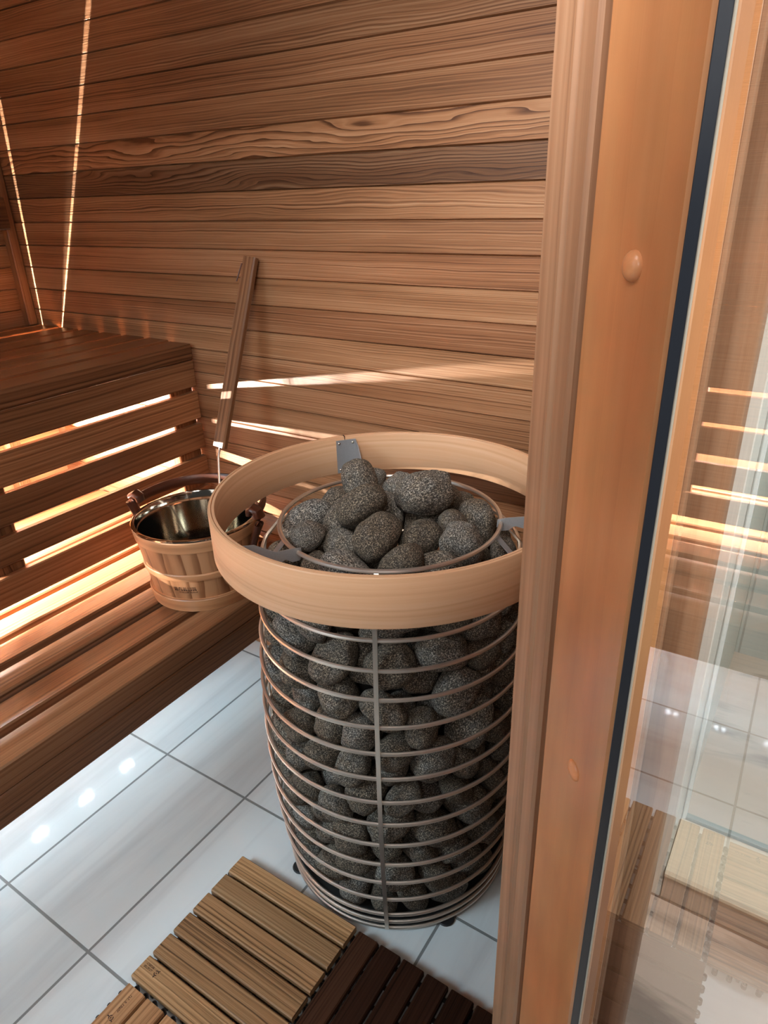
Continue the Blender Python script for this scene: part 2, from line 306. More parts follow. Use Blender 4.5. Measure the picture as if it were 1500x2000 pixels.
# solved placement data
CAM_R = [[0.838963, 0.543438, -0.028573], [0.207902, -0.368599, -0.906042], [-0.502909, 0.754195, -0.422222]]
CAM_C = [1.38667, -0.90648, 1.46363]
PLUG1 = (-1.1021, 1.404)
PLUG2 = (-1.1007, 0.865)
LADLE_BOT = [-0.017, 0.375, 0.823]
STONES = [
(0,0.9241,0.1088,0.0624,0.35,0.882,0.018,0.315,0.0488,0.0398,0.0351,'dark grey sauna stone in cage, thirteenth wire gap down, second right of upright bar'),
(2,0.5503,0.2618,0.0635,0.471,0.581,0.169,-0.642,0.0482,0.0382,0.0277,'dark grey sauna stone in cage, thirteenth wire gap down, first left of upright bar'),
(4,0.6709,-0.0616,0.0527,0.574,-0.216,0.78,0.127,0.0357,0.0286,0.0276,'dark grey sauna stone in cage, fourteenth wire gap down, first left of upright bar'),
(5,0.8442,-0.0337,0.0763,0.706,-0.188,0.559,0.393,0.0566,0.042,0.0314,'dark grey sauna stone in cage, thirteenth wire gap down, first right of upright bar'),
(6,0.9003,0.1907,0.0475,0.507,0.005,0.076,0.859,0.0457,0.0368,0.0289,''),
(1,0.54,0.0033,0.054,0.549,-0.115,-0.031,0.827,0.0533,0.0428,0.0363,'dark grey sauna stone in cage, fourteenth wire gap down, second left of upright bar'),
(2,0.7316,-0.0853,0.0604,0.644,0.426,-0.336,0.54,0.0427,0.0355,0.0343,'dark grey sauna stone in cage, thirteenth wire gap down, second left of upright bar'),
(3,0.9036,0.026,0.0532,0.296,-0.359,0.674,-0.573,0.0462,0.0368,0.0314,'dark grey sauna stone in cage, fourteenth wire gap down, second right of upright bar'),
(7,0.6007,-0.0698,0.0737,0.417,0.115,-0.834,0.342,0.052,0.0399,0.0316,'dark grey sauna stone in cage, thirteenth wire gap down, fourth left of upright bar'),
(0,0.8313,-0.0791,0.1627,0.102,-0.453,0.501,0.73,0.0436,0.0412,0.032,'dark grey sauna stone in cage, twelfth wire gap down, first right of upright bar'),
(1,0.9181,0.0624,0.135,0.354,0.299,0.884,0.07,0.0561,0.0404,0.039,'dark grey sauna stone in cage, twelfth wire gap down, fourth right of upright bar'),
(3,0.5865,0.3086,0.1249,0.446,-0.023,-0.589,0.673,0.0531,0.039,0.0298,''),
(5,0.7937,-0.0641,0.0477,0.282,0.859,-0.413,-0.109,0.0384,0.0304,0.0252,'dark grey sauna stone in cage, fourteenth wire gap down, first right of upright bar'),
(6,0.8944,-0.0113,0.133,0.46,-0.525,-0.204,-0.687,0.0503,0.0391,0.033,'dark grey sauna stone in cage, twelfth wire gap down, second right of upright bar'),
(7,0.9142,0.2382,0.1033,0.666,-0.302,0.674,0.103,0.0453,0.0416,0.0327,'dark grey sauna stone in cage, thirteenth wire gap down, third right of upright bar'),
(2,0.6229,-0.0638,0.1429,0.146,0.85,0.49,-0.125,0.0472,0.0354,0.031,'dark grey sauna stone in cage, twelfth wire gap down, second left of upright bar'),
(3,0.7685,-0.0569,0.1265,0.031,0.246,-0.677,-0.693,0.0401,0.0332,0.0303,'dark grey sauna stone in cage, twelfth wire gap down, first left of upright bar'),
(4,0.9404,0.1292,0.168,0.934,0.087,0.347,-0.002,0.0442,0.04,0.0318,'dark grey sauna stone in cage, twelfth wire gap down, fifth right of upright bar'),
(6,0.5306,0.2648,0.1543,0.827,0.212,0.312,-0.416,0.0509,0.0455,0.0397,''),
(7,0.492,0.0392,0.0865,0.008,-0.864,0.322,-0.386,0.0367,0.0284,0.0233,''),
(0,0.6882,-0.0989,0.1161,0.129,0.245,0.059,-0.959,0.0461,0.0382,0.035,'dark grey sauna stone in cage, thirteenth wire gap down, third left of upright bar'),
(1,0.8586,-0.0277,0.2113,0.353,0.88,-0.31,-0.07,0.0523,0.0393,0.0315,'dark grey sauna stone in cage, eleventh wire gap down, second right of upright bar'),
(5,0.5505,-0.0151,0.1315,0.024,-0.129,0.129,0.983,0.0516,0.0389,0.036,''),
(6,0.752,-0.1018,0.182,0.169,0.223,-0.045,-0.959,0.0456,0.0415,0.0304,'dark grey sauna stone in cage, eleventh wire gap down, first left of upright bar'),
(7,0.9131,0.0227,0.2031,0.411,-0.035,-0.333,0.848,0.0505,0.0361,0.0293,'dark grey sauna stone in cage, eleventh wire gap down, fourth right of upright bar'),
(0,0.9031,0.278,0.249,0.383,0.436,0.597,0.553,0.0439,0.0343,0.0323,''),
(3,0.6839,-0.0762,0.2028,0.322,0.861,-0.171,0.355,0.0534,0.0415,0.0352,'dark grey sauna stone in cage, eleventh wire gap down, second left of upright bar'),
(4,0.8957,-0.019,0.2749,0.227,0.785,0.52,-0.249,0.0542,0.0416,0.0351,'dark grey sauna stone in cage, tenth wire gap down, third right of upright bar'),
(7,0.654,0.348,0.2232,0.153,0.5,0.289,0.802,0.0522,0.0405,0.031,'dark grey sauna stone in cage, eleventh wire gap down, third right of upright bar'),
(0,0.4874,0.0488,0.1746,0.734,0.431,0.201,-0.485,0.0519,0.0346,0.0335,''),
(1,0.8023,-0.0678,0.2361,0.905,0.244,-0.18,-0.3,0.0525,0.0349,0.0309,'dark grey sauna stone in cage, eleventh wire gap down, first right of upright bar'),
(2,0.9501,0.0836,0.2176,0.303,-0.624,0.534,0.483,0.0422,0.0342,0.0251,'dark grey sauna stone in cage, eleventh wire gap down, fifth right of upright bar'),
(3,0.9307,0.2149,0.2828,0.378,0.098,-0.146,-0.909,0.04,0.0274,0.0262,''),
(4,0.6884,0.3718,0.1538,0.869,-0.432,0.237,0.047,0.0349,0.028,0.0256,'dark grey sauna stone in cage, twelfth wire gap down, third right of upright bar'),
(6,0.6227,-0.1012,0.235,0.187,-0.258,-0.357,0.878,0.0384,0.0314,0.0273,'dark grey sauna stone in cage, eleventh wire gap down, third left of upright bar'),
(7,0.8232,-0.0784,0.308,0.041,-0.912,-0.269,-0.306,0.0535,0.0444,0.0319,'dark grey sauna stone in cage, ninth wire gap down, first right of upright bar'),
(0,0.9283,0.1983,0.2198,0.274,-0.231,0.934,0.008,0.0531,0.0369,0.0282,'dark grey sauna stone in cage, eleventh wire gap down, sixth right of upright bar'),
(4,0.7517,-0.1139,0.2595,0.54,0.546,-0.421,0.483,0.045,0.0408,0.0311,'dark grey sauna stone in cage, tenth wire gap down, first left of upright bar'),
(5,0.929,0.0569,0.3023,0.335,0.45,-0.742,0.366,0.0533,0.0462,0.0391,'dark grey sauna stone in cage, ninth wire gap down, third right of upright bar'),
(6,0.9463,0.2266,0.3488,0.203,-0.788,0.161,-0.558,0.0426,0.0311,0.0265,''),
(0,0.5613,0.2604,0.2307,0.624,0.637,0.421,0.165,0.0498,0.0402,0.0308,''),
(1,0.5618,-0.0642,0.2012,0.556,-0.25,0.703,0.366,0.0479,0.038,0.0303,'dark grey sauna stone in cage, eleventh wire gap down, fourth left of upright bar'),
(2,0.8741,-0.0088,0.3539,0.081,0.551,0.831,-0.005,0.0518,0.0373,0.0325,'dark grey sauna stone in cage, ninth wire gap down, second right of upright bar'),
(3,0.9136,0.1367,0.264,0.464,0.452,-0.532,0.546,0.0568,0.0392,0.0332,'dark grey sauna stone in cage, tenth wire gap down, fourth right of upright bar'),
(4,0.7877,0.3417,0.2351,0.429,0.349,-0.679,-0.483,0.0523,0.0377,0.0316,''),
(5,0.6001,0.3178,0.2866,0.298,0.436,0.763,0.372,0.0516,0.0434,0.0322,'dark grey sauna stone in cage, tenth wire gap down, first right of upright bar'),
(6,0.4821,0.0541,0.2661,0.142,-0.794,-0.099,-0.582,0.0488,0.0432,0.0386,''),
(7,0.6749,-0.0872,0.2894,0.54,0.294,0.233,0.753,0.05,0.0396,0.0289,'dark grey sauna stone in cage, tenth wire gap down, second left of upright bar'),
(0,0.9534,0.1132,0.3385,0.539,0.775,0.05,-0.327,0.0389,0.0323,0.0258,'dark grey sauna stone in cage, ninth wire gap down, fifth right of upright bar'),
(1,0.9667,0.1475,0.3902,0.726,0.188,-0.504,-0.428,0.0406,0.0316,0.0231,'dark grey sauna stone in cage, eighth wire gap down, fifth right of upright bar'),
(2,0.7165,0.3526,0.2738,0.735,-0.164,-0.058,0.655,0.0567,0.0456,0.0341,'dark grey sauna stone in cage, tenth wire gap down, second right of upright bar'),
(5,0.7472,-0.063,0.3263,0.332,0.267,0.671,-0.606,0.0469,0.0346,0.0295,''),
(6,0.959,0.172,0.3166,0.093,0.745,0.129,-0.647,0.0427,0.0284,0.026,'dark grey sauna stone in cage, ninth wire gap down, sixth right of upright bar'),
(1,0.5164,0.0356,0.3526,0.202,0.018,0.519,-0.831,0.0487,0.0458,0.0374,'dark grey sauna stone in cage, ninth wire gap down, third left of upright bar'),
(2,0.6014,-0.0996,0.29,0.354,-0.07,0.528,0.769,0.041,0.0311,0.0296,'dark grey sauna stone in cage, tenth wire gap down, third left of upright bar'),
(3,0.8658,0.0047,0.4104,0.172,0.596,-0.784,-0.031,0.0379,0.0313,0.0264,''),
(7,0.5373,-0.0378,0.2943,0.64,0.513,0.239,-0.52,0.0539,0.0399,0.038,'dark grey sauna stone in cage, tenth wire gap down, fourth left of upright bar'),
(0,0.7271,-0.1273,0.3443,0.432,-0.392,-0.556,-0.592,0.0407,0.0353,0.0268,'dark grey sauna stone in cage, ninth wire gap down, second left of upright bar'),
(1,0.929,0.0063,0.3816,0.012,-0.827,-0.388,0.407,0.0349,0.0332,0.0267,'dark grey sauna stone in cage, eighth wire gap down, third right of upright bar'),
(5,0.611,-0.0543,0.3362,0.191,-0.094,0.213,0.954,0.0428,0.0392,0.0289,''),
(6,0.8552,-0.0758,0.3897,0.315,0.379,0.068,-0.868,0.0466,0.0335,0.0253,'dark grey sauna stone in cage, eighth wire gap down, first right of upright bar'),
(7,0.9004,0.1749,0.351,0.296,-0.705,0.191,-0.615,0.0501,0.0365,0.0308,'dark grey sauna stone in cage, ninth wire gap down, fourth right of upright bar'),
(1,0.5501,0.2416,0.3012,0.067,0.478,-0.853,-0.2,0.0396,0.0297,0.023,'dark grey sauna stone in cage, ninth wire gap down, first left of upright bar'),
(2,0.5149,-0.0383,0.3796,0.374,-0.806,0.108,-0.446,0.0422,0.0358,0.0267,'dark grey sauna stone in cage, eighth wire gap down, third left of upright bar'),
(3,0.7822,-0.0933,0.3899,0.092,-0.738,0.644,0.182,0.0498,0.0404,0.0318,'dark grey sauna stone in cage, eighth wire gap down, first left of upright bar'),
(4,0.9096,0.0858,0.3982,0.133,-0.705,-0.39,-0.578,0.0529,0.0416,0.0357,'dark grey sauna stone in cage, eighth wire gap down, fourth right of upright bar'),
(6,0.6549,0.3632,0.4123,0.198,-0.89,-0.265,-0.314,0.056,0.0398,0.0331,'dark grey sauna stone in cage, eighth wire gap down, second right of upright bar'),
(7,0.4674,0.0854,0.4113,0.03,-0.491,-0.63,-0.601,0.0482,0.0392,0.0302,''),
(0,0.5761,-0.0677,0.4203,0.2,-0.687,0.461,0.525,0.054,0.0477,0.0321,'dark grey sauna stone in cage, seventh wire gap down, fifth left of upright bar'),
(1,0.7682,-0.1175,0.4574,0.554,0.571,-0.215,0.567,0.04,0.0331,0.0271,'dark grey sauna stone in cage, seventh wire gap down, second left of upright bar'),
(2,0.9528,0.1221,0.4613,0.132,0.681,0.65,-0.311,0.0519,0.0402,0.0303,'dark grey sauna stone in cage, seventh wire gap down, fifth right of upright bar'),
(3,0.8234,0.2876,0.3381,0.371,-0.093,-0.795,0.471,0.0468,0.0341,0.0305,''),
(5,0.492,0.017,0.4334,0.428,-0.517,-0.737,-0.078,0.0451,0.0349,0.0298,''),
(6,0.6504,-0.1199,0.3488,0.716,0.656,-0.217,0.101,0.0388,0.0335,0.0261,'dark grey sauna stone in cage, ninth wire gap down, fourth left of upright bar'),
(7,0.9326,0.0519,0.5221,0.581,0.45,-0.282,0.617,0.0603,0.0456,0.0353,'dark grey sauna stone in cage, sixth wire gap down, second right of upright bar'),
(0,0.9382,0.2059,0.4225,0.712,0.319,0.094,0.619,0.0471,0.0347,0.0339,'dark grey sauna stone in cage, seventh wire gap down, sixth right of upright bar'),
(3,0.6316,-0.105,0.4216,0.604,-0.24,-0.725,-0.229,0.047,0.0351,0.0307,'dark grey sauna stone in cage, seventh wire gap down, fourth left of upright bar'),
(4,0.8227,-0.0546,0.455,0.552,-0.615,0.531,-0.188,0.0517,0.0339,0.0322,'dark grey sauna stone in cage, seventh wire gap down, first right of upright bar'),
(0,0.5413,-0.0095,0.472,0.917,0.139,0.145,0.345,0.0514,0.0369,0.0373,'dark grey sauna stone in cage, seventh wire gap down, sixth left of upright bar'),
(1,0.6945,-0.0728,0.3805,0.823,0.381,-0.415,0.074,0.0534,0.0413,0.0283,'dark grey sauna stone in cage, eighth wire gap down, second left of upright bar'),
(2,0.8436,-0.081,0.5035,0.524,-0.122,0.357,-0.764,0.0413,0.0333,0.0263,'dark grey sauna stone in cage, sixth wire gap down, first right of upright bar'),
(6,0.6387,-0.111,0.4982,0.025,-0.974,0.223,-0.005,0.0389,0.0331,0.03,'dark grey sauna stone in cage, sixth wire gap down, third left of upright bar'),
(7,0.755,-0.0612,0.4535,0.121,-0.368,0.373,0.843,0.0337,0.0305,0.0272,'dark grey sauna stone in cage, seventh wire gap down, first left of upright bar'),
(0,0.9221,0.0265,0.4415,0.98,-0.078,0.159,-0.087,0.0479,0.0335,0.0277,'dark grey sauna stone in cage, seventh wire gap down, fourth right of upright bar'),
(2,0.6088,0.3268,0.449,0.408,-0.852,0.289,-0.156,0.0572,0.0448,0.0323,'dark grey sauna stone in cage, seventh wire gap down, second right of upright bar'),
(4,0.6979,-0.1138,0.4542,0.04,-0.527,0.698,-0.484,0.0424,0.0373,0.0311,'dark grey sauna stone in cage, seventh wire gap down, third left of upright bar'),
(5,0.8983,-0.0336,0.4711,0.76,-0.381,-0.526,-0.018,0.0465,0.0341,0.0321,'dark grey sauna stone in cage, seventh wire gap down, third right of upright bar'),
(6,0.9333,0.2071,0.5011,0.848,0.195,0.058,-0.489,0.0533,0.0467,0.0386,'dark grey sauna stone in cage, sixth wire gap down, fourth right of upright bar'),
(2,0.782,-0.0965,0.5354,0.295,-0.6,0.469,-0.578,0.0458,0.041,0.0315,'dark grey sauna stone in cage, fifth wire gap down, first left of upright bar'),
(3,0.9093,0.1285,0.5256,0.044,-0.636,-0.757,0.146,0.0408,0.0344,0.0295,'dark grey sauna stone in cage, sixth wire gap down, third right of upright bar'),
(6,0.5336,0.2036,0.4906,0.134,0.584,-0.454,-0.659,0.0399,0.0329,0.0242,'dark grey sauna stone in cage, sixth wire gap down, first left of upright bar'),
(7,0.5863,-0.0611,0.5075,0.409,0.3,-0.505,-0.698,0.0537,0.0364,0.0289,'dark grey sauna stone in cage, sixth wire gap down, fourth left of upright bar'),
(0,0.8461,0.0017,0.6515,0.517,-0.334,-0.786,-0.058,0.0513,0.0446,0.0328,'dark grey sauna stone in cage, third wire gap down, second right of upright bar'),
(1,0.8969,0.2867,0.5093,0.296,0.425,0.783,-0.345,0.0438,0.0368,0.0312,''),
(3,0.4965,0.2315,0.4437,0.817,0.571,0.061,0.053,0.0513,0.0397,0.0296,''),
(4,0.5258,-0.0171,0.5486,0.854,-0.12,0.013,-0.507,0.0591,0.0454,0.0366,'dark grey sauna stone in cage, fifth wire gap down, third left of upright bar'),
(5,0.713,-0.0863,0.5194,0.19,0.718,0.656,-0.13,0.0469,0.037,0.0352,'dark grey sauna stone in cage, sixth wire gap down, second left of upright bar'),
(6,0.9337,0.1662,0.5877,0.614,-0.765,0.162,0.105,0.0518,0.044,0.0303,'dark grey sauna stone in cage, fifth wire gap down, fourth right of upright bar'),
(2,0.6397,-0.0688,0.5554,0.186,0.63,-0.751,-0.066,0.0422,0.0399,0.0313,'dark grey sauna stone in cage, fifth wire gap down, second left of upright bar'),
(3,0.8647,0.004,0.5322,0.487,-0.709,-0.441,-0.255,0.0479,0.0328,0.0288,'dark grey sauna stone in cage, fifth wire gap down, third right of upright bar'),
(4,0.9035,0.2369,0.5787,0.027,0.05,-0.369,-0.928,0.0542,0.0447,0.0371,'dark grey sauna stone in cage, fifth wire gap down, fifth right of upright bar'),
(0,0.7257,-0.0919,0.6003,0.179,-0.898,0.392,-0.087,0.058,0.04,0.0384,'dark grey sauna stone in cage, fourth wire gap down, first left of upright bar'),
(1,0.9221,0.0135,0.6112,0.694,-0.368,-0.612,0.096,0.0523,0.0458,0.0334,'dark grey sauna stone in cage, fourth wire gap down, second right of upright bar'),
(5,0.5855,-0.0178,0.6007,0.534,0.749,-0.081,-0.384,0.0423,0.0304,0.0256,''),
(6,0.8272,-0.0343,0.5616,0.519,-0.361,-0.759,0.155,0.0381,0.0279,0.0264,'dark grey sauna stone in cage, fifth wire gap down, first right of upright bar'),
(2,0.4806,0.0806,0.5623,0.643,0.035,0.077,-0.761,0.0535,0.0389,0.0313,''),
(3,0.6594,-0.0259,0.6805,0.097,0.151,0.756,0.629,0.0566,0.0404,0.0336,'dark grey sauna stone in cage, third wire gap down, second left of upright bar'),
(4,0.8829,-0.0497,0.5547,0.284,0.576,-0.069,0.764,0.0394,0.0318,0.0256,'dark grey sauna stone in cage, fifth wire gap down, second right of upright bar'),
(0,0.6321,-0.0866,0.628,0.221,-0.421,-0.866,0.157,0.0505,0.0399,0.0369,'dark grey sauna stone in cage, fourth wire gap down, second left of upright bar'),
(1,0.7676,-0.0367,0.6611,0.236,-0.725,0.537,0.363,0.0486,0.0432,0.033,'dark grey sauna stone in cage, third wire gap down, first left of upright bar'),
(2,0.9123,0.0986,0.6215,0.903,-0.055,0.417,0.085,0.0541,0.0396,0.0354,'dark grey sauna stone in cage, fourth wire gap down, third right of upright bar'),
(5,0.5042,0.0066,0.6277,0.421,-0.729,0.156,-0.516,0.0482,0.0433,0.0346,'dark grey sauna stone in cage, fourth wire gap down, third left of upright bar'),
(6,0.6271,-0.0893,0.7004,0.145,0.135,0,0.98,0.0526,0.0354,0.0292,'dark grey sauna stone in cage, third wire gap down, fourth left of upright bar'),
(7,0.8319,-0.0737,0.69,0.709,-0.59,-0.385,-0.018,0.0495,0.0429,0.0328,'dark grey sauna stone in cage, third wire gap down, first right of upright bar'),
(0,0.905,0.2417,0.6576,0.03,-0.853,0.52,0.035,0.0579,0.0466,0.0358,'dark grey sauna stone in cage, third wire gap down, seventh right of upright bar'),
(3,0.5589,-0.0409,0.6795,0.458,-0.225,-0.86,-0.004,0.0543,0.0435,0.0344,'dark grey sauna stone in cage, third wire gap down, fifth left of upright bar'),
(4,0.825,-0.0871,0.5985,0.231,-0.153,-0.643,-0.714,0.0482,0.0354,0.0262,'dark grey sauna stone in cage, fourth wire gap down, first right of upright bar'),
(5,0.8686,0.0774,0.6932,0.054,0.19,0.132,-0.971,0.0422,0.0374,0.0298,'dark grey sauna stone in cage, third wire gap down, third right of upright bar'),
(1,0.7257,-0.0979,0.6837,0.272,-0.897,-0.164,-0.307,0.0584,0.0456,0.0336,'dark grey sauna stone in cage, third wire gap down, third left of upright bar'),
(2,0.7941,0.0423,0.7098,0.177,-0.034,-0.973,-0.145,0.0355,0.0305,0.0268,'dark grey sauna stone in cage, second wire gap down, second right of upright bar'),
(3,0.9275,0.1524,0.6696,0.075,0.065,0.669,0.737,0.0517,0.0389,0.029,'dark grey sauna stone in cage, third wire gap down, sixth right of upright bar'),
(6,0.4744,0.0885,0.6445,0.732,-0.038,-0.679,-0.034,0.0515,0.0375,0.0341,''),
(7,0.7927,-0.0246,0.7377,0.066,-0.185,0.978,-0.066,0.0484,0.0412,0.0277,'dark grey sauna stone in cage, second wire gap down, first right of upright bar'),
(0,0.8993,-0.0003,0.7047,0.358,0.359,-0.811,-0.291,0.0513,0.0372,0.0347,'dark grey sauna stone in cage, third wire gap down, fourth right of upright bar'),
(4,0.6759,-0.0955,0.7569,0.738,-0.594,0.311,0.073,0.0487,0.0392,0.0307,'dark grey sauna stone in cage, second wire gap down, second left of upright bar'),
(6,0.9333,0.2128,0.7157,0.078,-0.594,-0.782,-0.174,0.0378,0.0277,0.0267,'dark grey sauna stone in cage, second wire gap down, sixth right of upright bar'),
(1,0.4716,0.14,0.7154,0.744,0.084,-0.651,-0.125,0.0531,0.035,0.0282,''),
(3,0.9431,0.0777,0.6712,0.23,-0.757,-0.592,0.15,0.039,0.0313,0.0224,'dark grey sauna stone in cage, third wire gap down, fifth right of upright bar'),
(7,0.5023,0.0498,0.7239,0.738,-0.307,0.351,-0.488,0.0607,0.0423,0.0384,''),
(0,0.8373,0.0436,0.7561,0.295,0.148,0.172,0.928,0.0554,0.0421,0.0332,'dark grey sauna stone in cage, second wire gap down, third right of upright bar'),
(5,0.5899,-0.0629,0.7722,0.43,-0.064,0.702,0.564,0.0511,0.0355,0.0307,''),
(6,0.9339,0.0822,0.7485,0.181,0.648,-0.109,0.732,0.0527,0.0414,0.0325,'dark grey sauna stone in cage, second wire gap down, fourth right of upright bar'),
(3,0.7181,-0.0484,0.7542,0.696,0.588,-0.412,-0.012,0.0481,0.034,0.0301,'dark grey sauna stone in cage, second wire gap down, first left of upright bar'),
(4,0.9305,0.161,0.7472,0.632,0.176,0.355,-0.666,0.0464,0.0361,0.0293,'dark grey sauna stone in cage, second wire gap down, fifth right of upright bar'),
(6,0.5769,0.2618,0.881,0.222,-0.284,0.52,-0.774,0.034,0.0284,0.0213,'rough dark grey sauna stone heaped on top, back row, third from the left'),
(1,0.8406,-0.0408,0.798,0.217,-0.913,-0.346,0.004,0.0581,0.042,0.0354,'dark grey sauna stone in cage, just under the wooden ring, first right of upright bar'),
(7,0.8696,0.1167,0.7808,0.533,-0.129,-0.071,-0.833,0.0499,0.0396,0.0311,'rough dark grey sauna stone heaped on top, front row, fourth from the left'),
(0,0.7696,0.2969,0.8262,0.491,-0.228,0.745,-0.39,0.0531,0.0385,0.0357,'rough dark grey sauna stone heaped on top, back row, seventh from the left'),
(2,0.5449,0.0722,0.8483,0.344,0.401,-0.315,-0.788,0.0609,0.0442,0.0381,'rough dark grey sauna stone heaped on top, second row, first from the left'),
(3,0.6567,-0.0339,0.8078,0.176,-0.412,-0.56,-0.697,0.0476,0.0378,0.0325,'rough dark grey sauna stone heaped on top, fourth row, second from the left'),
(4,0.8164,-0.0031,0.8617,0.03,-0.406,0.076,0.91,0.0492,0.0356,0.0292,'rough dark grey sauna stone heaped on top, fourth row, fourth from the left'),
(5,0.8762,0.2215,0.7591,0.893,-0.406,0.051,-0.188,0.041,0.0312,0.0252,'rough dark grey sauna stone heaped on top, fourth row, sixth from the left'),
(7,0.4923,0.1954,0.7799,0.273,0.718,0.444,0.461,0.047,0.0352,0.0284,''),
(0,0.5609,-0.011,0.8116,0.058,-0.221,0.324,0.918,0.0555,0.0458,0.0346,'rough dark grey sauna stone heaped on top, fourth row, first from the left'),
(1,0.7363,-0.0545,0.8394,0.648,0.738,0.053,-0.183,0.0601,0.0418,0.0377,'rough dark grey sauna stone heaped on top, front row, first from the left'),
(2,0.9092,0.0163,0.7796,0.372,0.622,-0.126,0.677,0.04,0.037,0.0267,'dark grey sauna stone in cage, just under the wooden ring, second right of upright bar'),
(7,0.7917,0.1192,0.7903,0.253,-0.766,-0.392,0.442,0.0573,0.0387,0.0324,''),
(2,0.5386,0.1738,0.8365,0.543,0.553,0.102,0.623,0.0561,0.0388,0.0331,'rough dark grey sauna stone heaped on top, back row, first from the left'),
(4,0.6146,-0.0117,0.8733,0.599,0.004,0.102,0.794,0.0392,0.0312,0.025,'rough dark grey sauna stone heaped on top, middle row, first from the left'),
(5,0.8768,0.1129,0.8649,0.522,-0.498,0.318,0.615,0.0483,0.0369,0.0288,'rough dark grey sauna stone heaped on top, middle row, sixth from the left'),
(6,0.9178,0.2143,0.8123,0.37,-0.357,-0.755,0.408,0.0428,0.0301,0.0253,'rough dark grey sauna stone heaped on top, fourth row, seventh from the left'),
(2,0.8622,0.0456,0.8343,0.248,-0.942,-0.093,-0.205,0.0506,0.0384,0.0367,'rough dark grey sauna stone heaped on top, front row, third from the left'),
(3,0.8642,0.1737,0.8137,0.03,0.146,-0.924,0.354,0.0427,0.0318,0.0272,'rough dark grey sauna stone heaped on top, fourth row, fifth from the left'),
(6,0.5432,0.1067,0.783,0.07,0.005,-0.603,-0.795,0.047,0.0333,0.0275,'rough dark grey sauna stone heaped on top, fourth row, third from the left'),
(7,0.7223,0.0618,0.8342,0.487,-0.081,-0.624,0.606,0.0443,0.0358,0.0307,'rough dark grey sauna stone heaped on top, front row, second from the left'),
(1,0.8744,0.2774,0.8045,0.844,-0.056,0.516,-0.133,0.0419,0.0334,0.0285,'rough dark grey sauna stone heaped on top, middle row, seventh from the left'),
(4,0.6798,0.0127,0.8538,0.039,0.093,0.765,0.636,0.0444,0.0341,0.028,'rough dark grey sauna stone heaped on top, middle row, second from the left'),
(5,0.7515,0.0238,0.8892,0.692,-0.164,0.269,-0.65,0.0537,0.0362,0.0322,'rough dark grey sauna stone heaped on top, middle row, third from the left'),
(6,0.8521,0.2275,0.8598,0.534,0.472,-0.572,0.407,0.048,0.0403,0.0312,'rough dark grey sauna stone heaped on top, second row, seventh from the left'),
(7,0.7744,0.1707,0.8532,0.219,-0.25,0.414,-0.847,0.0511,0.0405,0.0337,'rough dark grey sauna stone heaped on top, second row, fifth from the left'),
(5,0.7061,0.1862,0.907,0.624,-0.381,0.444,0.518,0.0423,0.0384,0.0298,'rough dark grey sauna stone heaped on top, back row, fourth from the left'),
(7,0.6316,0.0852,0.8657,0.507,0.582,-0.321,-0.549,0.0494,0.0417,0.0369,'rough dark grey sauna stone heaped on top, second row, second from the left'),
(1,0.8347,0.1633,0.8761,0.749,0.207,0.383,0.5,0.0347,0.0304,0.0234,'rough dark grey sauna stone heaped on top, second row, sixth from the left'),
(2,0.7146,0.2226,0.8344,0.108,0.889,-0.445,0.029,0.0481,0.0379,0.0285,'rough dark grey sauna stone heaped on top, middle row, fourth from the left'),
(4,0.6229,0.1551,0.9234,0.298,0.758,0.251,-0.523,0.049,0.0458,0.0352,'rough dark grey sauna stone heaped on top, back row, second from the left'),
(7,0.7812,0.1492,0.934,0.388,0.261,-0.479,-0.743,0.0594,0.0439,0.0393,'rough dark grey sauna stone heaped on top, back row, fifth from the left'),
(3,0.7021,0.1217,0.8867,0.215,-0.455,-0.595,-0.627,0.0426,0.0372,0.0333,'rough dark grey sauna stone heaped on top, second row, fourth from the left'),
(5,0.756,0.247,0.8891,0.252,0.959,-0.105,-0.081,0.051,0.0376,0.031,'rough dark grey sauna stone heaped on top, back row, sixth from the left'),
(0,0.6957,0.0549,0.9262,0.853,-0.303,-0.413,0.099,0.0522,0.0394,0.0304,'rough dark grey sauna stone heaped on top, second row, third from the left'),
(1,0.8019,0.091,0.8676,0.447,0.397,-0.508,-0.62,0.0456,0.0355,0.0342,'rough dark grey sauna stone heaped on top, middle row, fifth from the left')]

# ================================================================ camera (solved from the photograph)
CAM_F = 1344.1
RM = CAM_R
CP = Vector(CAM_C)
cam = bpy.data.cameras.new('camera'); co = bpy.data.objects.new('camera', cam); COL.objects.link(co)
M3 = Matrix([[RM[0][i], -RM[1][i], -RM[2][i]] for i in range(3)])
co.matrix_world = Matrix.Translation(CP) @ M3.to_4x4()
cam.sensor_fit = 'VERTICAL'; cam.sensor_height = 36.; cam.lens = 36. * CAM_F / 2000.; cam.clip_start = .02
SC.camera = co

# ================================================================ setting
YB, XL, XR, H = .55, -1.10, 1.12, 2.2
DN = Vector((.6997, .7145, 0)); DE = Vector((-.7145, .6997, 0)); DD = .6576          # glass door plane, 45 degrees across the corner
def dp(u, v, z): return DE * u + DN * (DD - v) + Vector((0, 0, z))
def u_at(az, v):
    d = Vector((math.cos(math.radians(az)), math.sin(math.radians(az)), 0))
    t = (DD - v - CP.xy.dot(DN.xy)) / d.xy.dot(DN.xy); return (CP + d * t).xy.dot(DE.xy)

